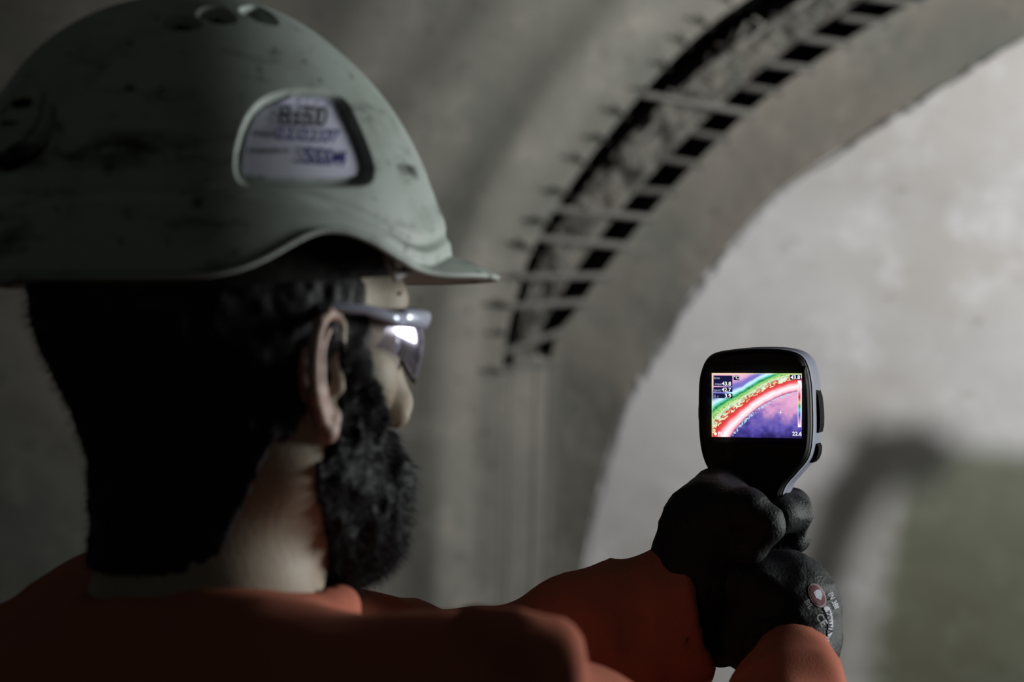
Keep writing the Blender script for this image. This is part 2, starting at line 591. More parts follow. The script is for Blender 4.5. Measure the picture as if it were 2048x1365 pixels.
# ring band between joint and edge, tilted away from the lamp
wE = np.clip((gE[:, 0] - gI2[:, 0]) / 230.0, 0, 1)
cols = strip([I2, P3(gE, YO - 0.14 * wE ** 1.6)], [30])
tt = np.linspace(0, 1, cols.shape[1])[None, :]
cols[..., 1] += wall_noise(cols, 0.010, 3.5) * np.clip(tt * 6, 0, 1) + (.14 * wE ** 1.6)[:, None] * (tt - tt ** 1.5)
band_edge = cols[:, -1].copy()
grid_obj('trim_2', cols, M['band'], lab='grey brown concrete ring band between the open joint and the pale wall', cat='ring')

# pale wall right of the band; a ragged groove along its edge
E2 = P3(gE2, YO - 0.10)
back = band_edge + np.stack([0 * q, .09 * wE ** 2, 0 * q], -1) + np.array([.004, 0, 0])
ragged = fbm(np.stack([q * 9, q * 0, q * 0 + 2], -1), 3)
E2 = P3(gE2 + np.array([5.0, 3.0]) * ragged[:, None], YO - 0.12 * wE ** 1.6)
cols = strip([band_edge, back, E2, P3(gE2 + np.array([60.0, 30.0]), YO - 0.11 * wE ** 1.6), P3(gR, YO - 0.02)], [3, 3, 10, 90])
tt = np.arange(cols.shape[1])[None, :]
cols[..., 1] += wall_noise(cols, 0.012, 2.2) * np.clip((tt - 6) / 8, 0, 1)
grid_obj('wall_back', cols, M['pale'], lab='pale smooth concrete wall curving up behind the thermal camera', cat='wall')

fl = mesh_from('floor', [(-6, -2, 0), (7, -2, 0), (7, 6.2, 0), (-6, 6.2, 0)], [(0, 1, 2, 3)])
tag(obj('floor', fl, M['floor']), 'dark dusty tunnel floor under the worker', 'floor', kind='structure')


# reinforcing bars across the joint
unit_V, unit_F = tube([(0, 0, 0), (0, 0, 0.25), (0, 0, 0.5), (0, 0, 0.75), (0, 0, 1)], 1.0, 10)
bar_me = mesh_from('rebar', unit_V, unit_F); bar_me.materials.append(M['rebar'])
wire_me = mesh_from('wire', unit_V, unit_F); wire_me.materials.append(M['wire'])


def rod(name, me, a, b_, r, par):
    a, b_ = Vector(a), Vector(b_)
    o = bpy.data.objects.new(name, me)
    C.objects.link(o)
    d = b_ - a
    o.parent = par
    o.matrix_local = Matrix.Translation(a) @ d.to_track_quat('Z', 'Y').to_matrix().to_4x4() @ Matrix.Diagonal((r, r, d.length, 1))
    return o


win = [(1098, 684), (1130, 617), (1166, 558), (1208, 502), (1258, 440), (1304, 385), (1350, 335), (1406, 277), (1461, 227), (1514, 178), (1571, 134), (1642, 83), (1721, 33), (1796, -8), (1875, -50)]
win = np.array(win, float)
gaps = np.vstack([[(1086, 722)], (win[:-1] + win[1:]) / 2])
Ic, Oc = spline(cI, q), spline(cO, q)
for k, gp in enumerate(gaps):
    j = int(np.argmin(length(Ic - gp)))
    jo = max(j - 8 - int(rng.integers(0, 6)), int(0.25 * len(q)))
    p_in = gI2[j] + (gI2[j] - gI1[j]) * 0.25
    full = k < 6 or k in (9,)
    fr = 1.0 if full else float(rng.uniform(0.3, 0.55))
    tgt = gO1[jo] + rng.normal(0, 4, 2)
    p_out = p_in + (tgt - p_in) * fr
    rod('rebar', bar_me, P3(p_in, YO - 0.002), P3(p_out, YO + (0.015 if full else 0.07)), 0.0115 + rng.uniform(-0.001, 0.001), joint)
# long distribution bars that follow the joint, in short straight lengths
for f_, r_, Yb in ((0.30, 0.008, 0.03), (0.62, 0.007, 0.05)):
    js = list(range(110, 372, 24))
    for a_, b2 in zip(js[:-1], js[1:]):
        A_ = Oc[a_] * (1 - f_) + Ic[a_] * f_; B_ = Oc[b2] * (1 - f_) + Ic[b2] * f_
        rod('rebar', bar_me, P3(A_, YO + Yb), P3(B_, YO + Yb), r_, joint)
# tie wires and stubs sticking out of the left edge
for j in range(104, 350, 16):
    a_ = gO1[j] + np.array([8, 4]); L_ = rng.uniform(20, 52); j = j + int(rng.integers(-3, 4))
    ang = math.radians(rng.uniform(195, 215)) if j < 200 else math.radians(rng.uniform(212, 238))
    b2 = a_ + L_ * np.array([math.cos(ang), math.sin(ang)])
    rod('wire', wire_me, P3(a_, YO + 0.02), P3(b2, YO - 0.035), rng.uniform(0.004, 0.007), joint)
# crossed broken stirrups in the strip
for k in range(26):
    j = int(rng.integers(140, 345)); f_ = rng.uniform(0.1, 0.5)
    c_ = Oc[j] * (1 - f_) + Ic[j] * f_
    ang = rng.uniform(0, math.pi); L_ = rng.uniform(18, 45)
    d_ = np.array([math.cos(ang), math.sin(ang)]) * L_ / 2
    rod('wire' if k % 2 else 'rebar', wire_me if k % 2 else bar_me, P3(c_ - d_, YO + 0.03), P3(c_ + d_, YO + 0.05), rng.uniform(0.005, 0.008), joint)

# ------------------------------------------------------------------ the worker
TH = math.radians(30)
HC = np.array([W(440, 700, 1.08)[0], 1.08, 1.60])
fv = np.array([math.cos(TH), math.sin(TH), 0]); rv = np.array([math.sin(TH), -math.cos(TH), 0]); uv = np.array([0, 0, 1.0])
RM = np.stack([fv, rv, uv])            # local -> world: P @ RM + HC


def L2W(P): return np.asarray(P, float) @ RM + HC
def W2L(P): return (np.asarray(P, float) - HC) @ RM.T


ear_o = np.array([0.030, 0.076, 0.0])
e_f = np.array([math.cos(math.radians(27)), -math.sin(math.radians(27)), 0])     # forward in the ear plane
e_n = np.array([math.sin(math.radians(27)), math.cos(math.radians(27)), 0])      # outward normal


def ear_pt(p, q_, n, s):
    v = ear_o + e_f * p / 1000 + np.array([0, 0, 1]) * q_ / 1000 + e_n * n / 1000
    return v * np.array([1, s, 1])


def ear(P, s):
    hel = [(12, 8, 0), (15, 20, 1), (14, 29, 2), (9, 34, 3), (1, 35.5, 4), (-8, 30, 5), (-13.5, 18, 6), (-15, 4, 6), (-12, -9, 5), (-5, -21, 3), (2, -29, 1)]
    d = chain(P, [ear_pt(*h, s) for h in hel], [.0032, .0034, .0036, .0036, .0036, .0038, .0038, .0038, .0036, .0036, .0036], 0.002)
    lobe = cone(P, ear_pt(4, -31, 1, s), ear_pt(9, -22, 0, s), .0062, .0055)
    d = smin(d, lobe, 0.005)
    anti = chain(P, [ear_pt(*h, s) for h in [(4, 26, 1), (-3, 18, 2), (-6, 5, 3), (-4, -8, 3), (2, -17, 2)]], [.003, .003, .0035, .0035, .003], 0.002)
    d = smin(d, anti, 0.003)
    # floor of the shell
    c = ear_pt(0, 2, -5.5, s)
    ax = np.stack([e_f * np.array([1, s, 1]), np.array([0, 0, 1.0]), e_n * np.array([1, s, 1])])
    Q = (P - c.astype(np.float32)) @ ax.T.astype(np.float32)
    d = smin(d, ell(Q, (0, 0, 0), (.0135, .031, .0028)), 0.003)
    trag = cone(P, ear_pt(13, 2, 0, s), ear_pt(12, -6, 2, s), .0045, .004)
    d = smin(d, trag, 0.004)
    root = cone(P, ear_pt(12, 14, -8, s), ear_pt(10, -16, -8, s), .008, .008)
    return smin(d, root, 0.006)


def skull(P):
    d = ell(P, (0.0, 0, .050), (.098, .076, .092))
    d = smin(d, ell(P, (.036, 0, -.010), (.066, .060, .092)), 0.03)
    for s in (1, -1):
        d = smin(d, cone(P, (.022, s * .050, -.050), (.085, s * .018, -.090), .021, .019), 0.03)
        d = smin(d, ball(P, (.066, s * .044, .000), .022), 0.02)
    d = smin(d, ball(P, (.090, 0, -.092), .018), 0.02)
    d = smin(d, cone(P, (.086, -.032, .044), (.086, .032, .044), .016, .016), 0.02)
    for s in (1, -1):
        d = smax(d, -ball(P, (.110, s * .032, .020), .0145), 0.012)
    d = smin(d, cone(P, (.096, 0, .032), (.1130, 0, -.016), .008, .0100), 0.014)
    d = smin(d, ball(P, (.1120, 0, -.020), .0100), 0.006)
    for s in (1, -1):
        d = smin(d, ball(P, (.108, s * .011, -.024), .0085), 0.006)
    d = smin(d, cone(P, (.100, -.02, -.052), (.100, .02, -.052), .008, .008), 0.01)
    d = smin(d, cone(P, (.098, -.016, -.064), (.098, .016, -.064), .008, .008), 0.01)
    # neck and the start of the shoulders
    d = smin(d, cone(P, (-.008, 0, -.02), (-.006, 0, -.20), .060, .0625), 0.035)
    return d


def body_f(P):
    d = skull(P)
    for s in (1, -1):
        d = smin(d, cone(P, (-.015, s * .03, -.16), (-.01, s * .17, -.20), .045, .045), 0.05)
        d = smin(d, ear(P, s), 0.004)
    return d


person_base = Vector((HC[0] - 0.01, HC[1], 0))
V, Q = surface(body_f, (-.125, -.22, -.25), (.145, .22, .155), .0022)
V = relax(V, Q, 1, .4)
Vw = L2W(V) - np.array(person_base)
person_me = mesh_from('person', Vw, Q)
person = obj('person', person_me, [M['skin'], M['ear_skin']])
qc = V[Q].mean(1)
person_me.polygons.foreach_set('material_index', ((np.abs(qc[:, 1]) > .0755) & (qc[:, 0] < .06) & (np.abs(qc[:, 2]) < .05)).astype(np.int32))
person.location = person_base
tag(person, 'bearded worker in an orange jacket seen from behind, arms raised to a thermal camera', 'person')

for s in (1, -1):
    bm = bmesh.new()
    bmesh.ops.create_uvsphere(bm, u_segments=20, v_segments=14, radius=.0122)
    V0 = np.array([v.co[:] for v in bm.verts]); F0 = [[v.index for v in f.verts] for f in bm.faces]
    bm.free()
    e = child('eye', L2W(V0 + np.array([.0875, s * .032, .020])), F0, [M['eye'], M['iris']], person)
    cen = np.array([np.mean(V0[f], 0) for f in F0])
    e.data.polygons.foreach_set('material_index', ((cen @ np.array([.97, .1 * s, -.1])) > .0105).astype(np.int32))


# ---- hair (short fade) and beard
def hair_f(P):
    d = skull(P)
    n = fbm(P * 160, 2)
    back = np.clip((-.02 - P[..., 0]) / .08, 0, 1)
    t = .0045 + .003 * back + .0018 * n + .004 * np.clip((P[..., 2] + .02) / .05, 0, 1) * back
    d = d - t
    a_, c_ = P[..., 0], P[..., 2]
    low = np.where(a_ > .012, -.012, np.where(a_ > -.055, -.034, -.095))
    low = -.012 + (-.034 + .012) * np.clip((.030 - a_) / .02, 0, 1) - .075 * np.clip((.002 - a_) / .03, 0, 1)
    front = a_ - (.059 + .003 * n + .005 * np.clip((.048 - c_) / .015, 0, 1) + .02 * np.clip((c_ - .058) / .02, 0, 1))
    return np.maximum(np.maximum(d, (low - c_) * .8 + .003 * n), front * .8)


def strands(V, Q, count, ln, wd, down, seed):
    r = np.random.default_rng(seed)
    nv = len(V)
    N = np.zeros_like(V)
    fn = np.cross(V[Q[:, 2]] - V[Q[:, 0]], V[Q[:, 3]] - V[Q[:, 1]])
    for k in range(4): np.add.at(N, Q[:, k], fn)
    N /= np.maximum(length(N), 1e-12)[:, None]
    i = r.integers(0, nv, count)
    base = V[i] - N[i] * .0006
    d = N[i] * r.uniform(.5, 1.0, (count, 1)) + np.array(down) * r.uniform(.3, 1.0, (count, 1)) + r.normal(0, .35, (count, 3))
    d /= length(d)[:, None]
    L_ = r.uniform(.5, 1.0, (count, 1)) * ln
    side = np.cross(d, r.normal(0, 1, (count, 3))); side /= length(side)[:, None]
    side2 = np.cross(d, side)
    A = base + side * wd; B = base - side * wd * .5 + side2 * wd * .8; Cc = base - side * wd * .5 - side2 * wd * .8
    T = base + d * L_ + np.array(down) * L_ * .25
    VV = np.concatenate([A, B, Cc, T])
    i = np.arange(count)
    FF = np.concatenate([np.stack([i, i + count, i + 3 * count], -1), np.stack([i + count, i + 2 * count, i + 3 * count], -1), np.stack([i + 2 * count, i, i + 3 * count], -1)])
    return VV, FF


def with_strands(V, Q, *a):
    SV, SF = strands(V, Q, *a)
    return np.vstack([V, SV]), [tuple(x) for x in Q] + [tuple(x + len(V)) for x in SF]


V, Q = surface(hair_f, (-.125, -.10, -.11), (.11, .10, .155), .0028)
V2, F2 = with_strands(V, Q, 9000, .007, .00025, (-.5, 0, -.6), 5)
child('hair', L2W(V2), F2, M['hair'], person)


def beard_f(P):
    n = fbm(P * 120, 3)
    a_, b_, c_ = P[..., 0], np.abs(P[..., 1]), P[..., 2]
    # film of short hair over cheek and sideburn
    film = skull(P) - (.0035 + .0015 * n)
    up = (c_ - (.020 - 1.36 * np.clip(a_ - .050, 0, 1))) * .75      # cheek line
    bk = (.040 + .004 * n - .012 * np.clip((-.02 - c_) / .03, 0, 1) + .50 * np.clip(-.062 - c_, 0, .1) - a_) * .8
    dn = (-.112 - c_)
    fr = (a_ - .1035) * .9
    film = np.maximum(np.maximum(np.maximum(film, up), np.maximum(bk, dn)), fr)
    d = film
    Q_ = np.stack([P[..., 0], b_, P[..., 2]], -1)
    d = smin(d, cone(Q_, (.044, .046, -.050), (.074, .020, -.085), .016, .027), .012)
    d = smin(d, ell(P, (.077, 0, -.086), (.030, .034, .037)), .016)
    d = smin(d, cone(Q_, (.080, .006, -.102), (.060, .014, -.129), .020, .011), .016)
    d = smin(d, cone(Q_, (.106, .004, -.041), (.097, .028, -.056), .0070, .0075), .008)   # moustache
    d = smin(d, cone(Q_, (.097, .028, -.056), (.090, .030, -.078), .009, .012), .010)
    return d - .0020 * n


V, Q = surface(beard_f, (0.0, -.085, -.15), (.135, .085, .03), .0024)
V2, F2 = with_strands(V, Q, 11000, .009, .00028, (.15, 0, -.7), 6)
child('beard', L2W(V2), F2, M['beard'], person)
# eyebrow
for s in (1, -1):
    Vb, Fb = tube([L2W((.090, s * .050, .047)), L2W((.0965, s * .041, .0495)), L2W((.103, s * .025, .0495)), L2W((.105, s * .012, .046))], [.0010, .0025, .0034, .0028], 8)
    child('eyebrow', Vb, Fb, M['beard'], person)

# ---- jacket
SR = W(890, 1522, .95); ER = W(1520, 1680, 1.17); WR = W(1594, 1322, 1.355)
SL = L2W((.01, -.185, -.19)); EL = W(960, 1395, 1.42); WL = W(1372, 1228, 1.415)


def ridge(P):
    return 1 - np.abs(vnoise(P))


def jacket_f(P):
    Pl = ((P - HC.astype(np.float32)) @ RM.T.astype(np.float32)).astype(np.float32)
    q_ = Pl * np.array([1 / .68, 1, 1], np.float32)
    tor = cone(q_, (0, 0, -.36), (0, 0, -.62), .185, .175)
    tor = smin(tor, cone(q_, (-.02, -.12, -.225), (-.02, .10, -.232), .10, .10), .06)
    yoke = cone(Pl, (-.03, -.03, -.186), (-.005, -.17, -.196), .062, .062)
    yoke = smin(yoke, cone(Pl, (-.03, .03, -.183), (0, .15, -.194), .060, .062), .03)
    yoke = smin(yoke, cone(Pl, (-.065, .0, -.203), (-.08, 0, -.30), .055, .06), .04)
    yoke = smin(yoke, cone(Pl, (-.085, -.19, -.220), (-.085, .05, -.212), .062, .060), .04)
    d = smin(tor, yoke, .05)
    d = smin(d, chain(P, [SR, ER], [.072, .054], .03), .03)
    ra = chain(P, [ER, WR + (ER - WR) * .25, WR], [.050, .036, .0290], .02)
    ra = ra - .003 * ridge(P * np.array([30, 30, 55], np.float32)) ** 3
    ax = (WR - ER); ax = ax / np.linalg.norm(ax)
    ra = smax(ra, (P - WR.astype(np.float32)) @ ax.astype(np.float32), .004)
    ra = np.maximum(ra, -cone(P, WR - ax * .02, WR + ax * .05, .0255, .0255))
    d = smin(d, ra, .02)
    la = chain(P, [SL, EL, EL + (WL - EL) * .55, WL], [.066, .056, .053, .050], .02)
    la = la - .004 * ridge(P * np.array([34, 22, 22], np.float32) + 7) ** 3
    ax2 = np.array([.85, .1, .22]); ax2 = ax2 / np.linalg.norm(ax2)
    la = smax(la, (P - (WL + ax2 * .002).astype(np.float32)) @ ax2.astype(np.float32), .004)
    la = np.maximum(la, -cone(P, WL - ax2 * .03, WL + ax2 * .08, .045, .045))
    d = smin(d, la, .03)
    # shoulder seam ridge and fold of the right sleeve
    d = smin(d, chain(P, [W(950, 1246, .915), W(1035, 1272, .91), W(1112, 1292, .915)], [.006, .008, .009], .01), .012)
    d = smin(d, chain(P, [W(1116, 1286, .925), W(1124, 1340, .91), W(1120, 1440, .90)], [.006, .009, .010], .01), .010)
    # collar ring
    ring = np.sqrt((np.sqrt((Pl[..., 0] + .004) ** 2 + Pl[..., 1] ** 2) - .071) ** 2 + (Pl[..., 2] + .136 - .03 * (Pl[..., 0])) ** 2) - .010
    d = smin(d, ring, .014)
    # folds
    folds = 1 - np.abs(vnoise(P * np.array([9, 13, 22], np.float32) + 3))
    small = 1 - np.abs(vnoise(P * np.array([26, 30, 42], np.float32)))
    d = d - .0045 * (folds ** 3) - .0018 * small ** 2
    # hollow sleeve ends and neck
    d = np.maximum(d, -cone(Pl, (-.006, 0, -.16), (-.004, 0, .0), .063, .066))
    d = np.maximum(d, .80 - P[..., 2] + .004 * folds)
    return d


V, Q = surface(jacket_f, (-.52, .72, .78), (.34, 1.62, 1.52), .0050, .02)
V = relax(V, Q, 4, .5)
jk = child('jacket', V, Q, M['jacket'], person)


# ---- trousers and boots
def trous_f(P):
    Pl = ((P - HC.astype(np.float32)) @ RM.T.astype(np.float32)).astype(np.float32)
    q_ = Pl * np.array([1 / .75, 1, 1], np.float32)
    d = cone(q_, (0, 0, -.66), (0, 0, -.76), .168, .17)
    for s in (1, -1):
        d = smin(d, chain(Pl, [(0, s * .085, -.74), (.015, s * .105, -1.12), (0, s * .12, -1.50)], [.095, .078, .066], .03), .03)
    d = d - .006 * (1 - np.abs(vnoise(P * np.array([9, 9, 16], np.float32)))) ** 3
    return np.maximum(d, .085 - P[..., 2])


V, Q = surface(trous_f, (-.45, .75, .06), (.15, 1.40, 1.02), .009, .03)
child('trousers', V, Q, M['trousers'], person)


def boot_f(P, s):
    Pl = ((P - HC.astype(np.float32)) @ RM.T.astype(np.float32)).astype(np.float32)
    d = cone(Pl, (0, s * .12, -1.43), (0, s * .12, -1.54), .055, .05)
    d = smin(d, cone(Pl, (.0, s * .12, -1.555), (.14, s * .135, -1.562), .045, .042), .04)
    return np.maximum(d, .003 - P[..., 2])


for s in (1, -1):
    V, Q = surface(lambda P: boot_f(P, s), (-.40, .75, 0), (.15, 1.42, .24), .008, .03)
    child('boot', V, Q, M['boot'], person)


# ---- gloves
def glove_left_f(P):
    d = chain(P, [W(1365, 1225, 1.412), W(1398, 1150, 1.41), W(1425, 1075, 1.415)], [.036, .034, .037], .02)
    d = smin(d, cone(P, W(1428, 1050, 1.415), W(1440, 1008, 1.455), .034, .028), .02)
    d = smin(d, cone(P, W(1440, 1130, 1.43), W(1470, 1090, 1.46), .028, .026), .02)
    F_ = [([W(1430, 990, 1.475), W(1505, 985, 1.512), W(1580, 1018, 1.492), W(1584, 1030, 1.452), W(1562, 1032, 1.432)], [.0165, .0155, .0155, .0150, .0130]),
          ([W(1430, 1040, 1.485), W(1500, 1050, 1.520), W(1575, 1075, 1.500), W(1592, 1079, 1.474), W(1586, 1081, 1.455)], [.0165, .0145, .0120, .0100, .0095]),
          ([W(1435, 1085, 1.485), W(1500, 1100, 1.520), W(1560, 1120, 1.505), W(1578, 1124, 1.490)], [.0160, .0145, .0120, .0105]),
          ([W(1440, 1125, 1.475), W(1500, 1145, 1.505), W(1545, 1155, 1.485)], [.0140, .0125, .0105])]
    for p, r in F_:
        d = smin(d, chain(P, p, r, .004), .006)
    th = chain(P, [W(1425, 1020, 1.40), W(1492, 1022, 1.375), W(1530, 1050, 1.372), W(1500, 1098, 1.376)], [.019, .0155, .0138, .0118], .005)
    d = smin(d, th, .007)
    wr = 1 - np.abs(vnoise(P * np.array([60, 60, 90], np.float32)))
    return d - .0014 * wr ** 3


def glove_right_f(P):
    d = chain(P, [W(1588, 1340, 1.345), W(1584, 1275, 1.378), W(1570, 1215, 1.395)], [.024, .0315, .036], .02)
    d = smin(d, cone(P, W(1556, 1195, 1.40), W(1530, 1168, 1.43), .033, .024), .02)
    d = smin(d, cone(P, W(1600, 1222, 1.40), W(1592, 1165, 1.43), .0255, .019), .015)
    d = smin(d, cone(P, W(1500, 1265, 1.395), W(1540, 1280, 1.39), .028, .030), .02)
    for i, (y, r) in enumerate(((1150, .0140), (1198, .0142), (1245, .0138), (1288, .0125))):
        xo = (0, -4, -6, 0)[i]
        p = [W(1555, y + (14 if i == 0 else 0), 1.462), W(1490 + xo, y + 2, 1.492), W(1442 + xo, y + 6, 1.470), W(1440 + xo, y + 10, 1.432), W(1470 + xo, y + 14, 1.412)]
        d = smin(d, chain(P, p, [r * 1.1, r * 1.08, r, r, r * .92], .004), .006)
    th = chain(P, [W(1575, 1215, 1.375), W(1520, 1172, 1.375), W(1470, 1158, 1.388), W(1440, 1158, 1.40)], [.022, .0165, .0145, .012], .005)
    d = smin(d, th, .008)
    wr = 1 - np.abs(vnoise(P * np.array([60, 60, 90], np.float32) + 9))
    return d - .0014 * wr ** 3


V, Q = surface(glove_left_f, (.09, 1.34, 1.38), (.26, 1.57, 1.55), .0021)
gl = child('glove', relax(V, Q, 1, .3), Q, M['glove'], person)
V, Q = surface(glove_right_f, (.12, 1.28, 1.35), (.28, 1.54, 1.49), .0021)
VR = relax(V, Q, 1, .3)
gr = child('glove', VR, Q, M['glove'], person)
gr['label'] = 'black right glove with white printed markings and an oval badge'
bvh_gr = BVHTree.FromPolygons([Vector(v) for v in VR], [tuple(map(int, f)) for f in Q])
CAMP = Vector((0, 0, CAMZ))


def hit(bvh, px, py, off=.0006):
    d = Vector(W(px, py, 1.0)) - CAMP
    d.normalize()
    loc, nor, idx, dist = bvh.ray_cast(CAMP, d)
    if loc is None: return None
    if nor.dot(d) > 0: nor = -nor
    return loc + nor * off


def text_mesh(s, size=1.0, bold=0.0):
    cu = bpy.data.curves.new('txt', 'FONT')
    cu.body = s
    cu.size = size
    cu.align_x = 'CENTER'; cu.align_y = 'CENTER'
    cu.offset = bold
    cu.resolution_u = 3
    o = bpy.data.objects.new('txt', cu)
    C.objects.link(o)
    dg = bpy.context.evaluated_depsgraph_get()
    dg.update()
    me = bpy.data.meshes.new_from_object(o.evaluated_get(dg))
    V = np.array([v.co[:2] for v in me.vertices]).reshape(-1, 2)
    F = [tuple(p.vertices) for p in me.polygons]
    bpy.data.objects.remove(o); bpy.data.curves.remove(cu); bpy.data.meshes.remove(me)
    return V, F


def stick(name, V2, F, bvh, mt, par, off=.0006, split=0):
    """lay a flat shape (pixel coordinates) onto a surface"""
    V3, ok = [], []
    for p in V2:
        h = hit(bvh, p[0], p[1], off)
        ok.append(h is not None); V3.append(h if h is not None else Vector((0, 0, 0)))
    F = [f for f in F if all(ok[i] for i in f)]
    used = sorted({i for f in F for i in f}); mp = {u: k for k, u in enumerate(used)}
    if not used: return None
    return child(name, [tuple(V3[u]) for u in used], [tuple(mp[i] for i in f) for f in F], mt, par, False)


def placed_text(s, cx, cy, size, ang=0, sx=1.0, shear=0.0, bold=0.0):
    V, F = text_mesh(s, 1.0, bold)
    V = V * size
    V = np.stack([V[:, 0] * sx + V[:, 1] * shear, -V[:, 1]], -1)
    a = math.radians(ang); R_ = np.array([[math.cos(a), -math.sin(a)], [math.sin(a), math.cos(a)]])
    return V @ R_.T + np.array([cx, cy]), F


def ellipse2(cx, cy, ra, rb, ang, n=28, rings=4):
    V = [(0, 0)]; F = []
    for k in range(1, rings + 1):
        for i in range(n):
            t = 2 * math.pi * i / n
            V.append((ra * k / rings * math.cos(t), rb * k / rings * math.sin(t)))
    for i in range(n): F.append((0, 1 + i, 1 + (i + 1) % n))
    for k in range(rings - 1):
        for i in range(n):
            a_, b_ = 1 + k * n + i, 1 + k * n + (i + 1) % n
            F.append((a_, a_ + n, b_ + n, b_))
    V = np.array(V); a = math.radians(ang)
    R_ = np.array([[math.cos(a), -math.sin(a)], [math.sin(a), math.cos(a)]])
    return V @ R_.T + np.array([cx, cy]), F


def inside(poly, P):
    poly = np.asarray(poly, float); x, y = P[:, 0], P[:, 1]
    r = np.zeros(len(P), bool); j = len(poly) - 1
    for i in range(len(poly)):
        xi, yi = poly[i]; xj, yj = poly[j]
        c = ((yi > y) != (yj > y)) & (x < (xj - xi) * (y - yi) / (yj - yi + 1e-12) + xi)
        r ^= c; j = i
    return r


def smooth_poly(pts, n=8):
    pts = np.asarray(pts, float); m = len(pts); out = []
    for i in range(m):
        p0, p1, p2, p3 = pts[i - 1], pts[i], pts[(i + 1) % m], pts[(i + 2) % m]
        for k in range(n):
            t = k / n
            out.append(.5 * (2 * p1 + (p2 - p0) * t + (2 * p0 - 5 * p1 + 4 * p2 - p3) * t * t + (3 * p1 - p0 - 3 * p2 + p3) * t ** 3))
    return np.array(out)


def patch(name, poly, step, bvh, mt, par, off, thick=0):
    lo, hi = poly.min(0), poly.max(0)
    nx, ny = int((hi[0] - lo[0]) / step) + 2, int((hi[1] - lo[1]) / step) + 2
    gx = lo[0] + step * np.arange(nx); gy = lo[1] + step * np.arange(ny)
    PX = np.stack(np.meshgrid(gx, gy, indexing='ij'), -1).reshape(-1, 2)
    ins = inside(poly, PX)
    F = [(a * ny + b_, a * ny + b_ + 1, (a + 1) * ny + b_ + 1, (a + 1) * ny + b_) for a in range(nx - 1) for b_ in range(ny - 1)]
    F = [f for f in F if all(ins[list(f)])]
    o = stick(name, PX, F, bvh, mt, par, off)
    if o and thick:
        s = o.modifiers.new('thickness', 'SOLIDIFY'); s.thickness = thick; s.offset = -1
    return o


# glove print: oval badge, side words, CE mark
Vt, Ft = ellipse2(1634, 1192, 26, 15, 62)
badge = stick('badge', Vt, Ft, bvh_gr, M['glove_badge'], gr, .0005)
Vt, Ft = ellipse2(1634, 1192, 22, 12, 62)
stick('badge_field', Vt, Ft, bvh_gr, M['glove_badge_dark'], gr, .0008)
sh = np.array([(-7, -9), (0, -11), (8, -9), (8, 2), (0, 12), (-7, 3)]) * 1.0
a = math.radians(-25); R_ = np.array([[math.cos(a), -math.sin(a)], [math.sin(a), math.cos(a)]])
stick('badge_shield', sh @ R_.T + np.array([1635, 1192]), [(0, 1, 2, 3, 4, 5)], bvh_gr, M['glove_print'], gr, .0011)
prints = [('CE', 1641, 1242, 20, 58, 1.0), ('8/L', 1616, 1210, 15, 58, 1.0), ('TOWA', 1655, 1246, 15, 80, 1.0), ('EN 388', 1664, 1203, 14, 66, .8), ('388', 1650, 1283, 14, 96, 1.0)]
bd2 = np.array([(1645, 1216), (1656, 1214), (1664, 1230), (1665, 1250), (1662, 1272), (1653, 1272), (1655, 1250), (1652, 1232)], float)
patch('print_band', smooth_poly(bd2, 3), 1.5, bvh_gr, M['glove_print'], gr, .0007)
for s, cx, cy, size, ang, sx in prints:
    Vt, Ft = placed_text(s, cx, cy, size, ang, sx, 0, .01)
    stick('print', Vt, Ft, bvh_gr, M['ink'] if s == 'TOWA' else M['glove_print'], gr, .0012)

# ------------------------------------------------------------------ hard hat
HB = HC + np.array([0, 0, .055])          # centre of the rim plane
nphi, nv = 760, 250
phi = np.linspace(-math.pi, math.pi, nphi, endpoint=False)


def sm(x, a, b):
    t = np.clip((x - a) / (b - a), 0, 1)
    return t * t * (3 - 2 * t)


ap = np.abs(np.degrees(phi))
arch = .0260 * np.exp(-(((ap - 82) / np.where(ap < 82, 27, 19)) ** 2) * 1.0)
visor_w = 1 - sm(ap, 26, 56)
edge_z = arch * (1 - visor_w) + .0145 * visor_w + .0 * ap
visor_L = .030 * (1 - sm(ap, 10, 52)) + .004
A_f, A_b, B_s = .136, .146, .1155
Rax = np.where(np.cos(phi) > 0, A_f, A_b)
Rb = 1 / np.sqrt((np.cos(phi) / Rax) ** 2 + (np.sin(phi) / B_s) ** 2)
pw = 2.12 - .25 * np.cos(phi)
HT = .1595
rows = []
# brim: from outer lip inwards, then up the dome
nlip = 14
for k in range(nlip):
    t = k / nlip
    rad = Rb * 1.0 + visor_L * (1 - t)
    z = edge_z - (.010 * visor_w + .001) * (1 - t) ** 1.6
    rows.append((rad, z))
for k in range(nv):
    t = k / (nv - 1)
    ang = t * math.pi / 2
    # superellipse from edge height to the top
    hz = edge_z + (HT - edge_z) * np.sin(ang) ** (2 / pw)
    hn = np.clip((hz) / HT, 0, 1)
    rr = Rb * np.clip(1 - hn ** pw, 0, 1) ** (1 / pw)
    # lower skirt: slightly proud under a crease that follows the edge
    over = hz - edge_z
    oc = .011 + .029 * sm(ap, 78, 112)
    skirt = .0030 * (.35 + .65 * sm(ap, 30, 60)) * (1 - sm(over, oc - .004, oc)) - .0010 * np.exp(-((over - oc - .0015) / .0025) ** 2)
    # flat front ridge above the visor
    fr = .002 * visor_w * (1 - sm(over, .020, .034))
    # crown ridge
    rows.append((np.maximum(rr + (skirt + fr) * np.where(rr > .02, 1, 0), 0), hz))
rad = np.stack([r for r, z in rows]); zz = np.stack([z for r, z in rows])
X = np.cos(phi)[None] * rad; Yv = np.sin(phi)[None] * rad
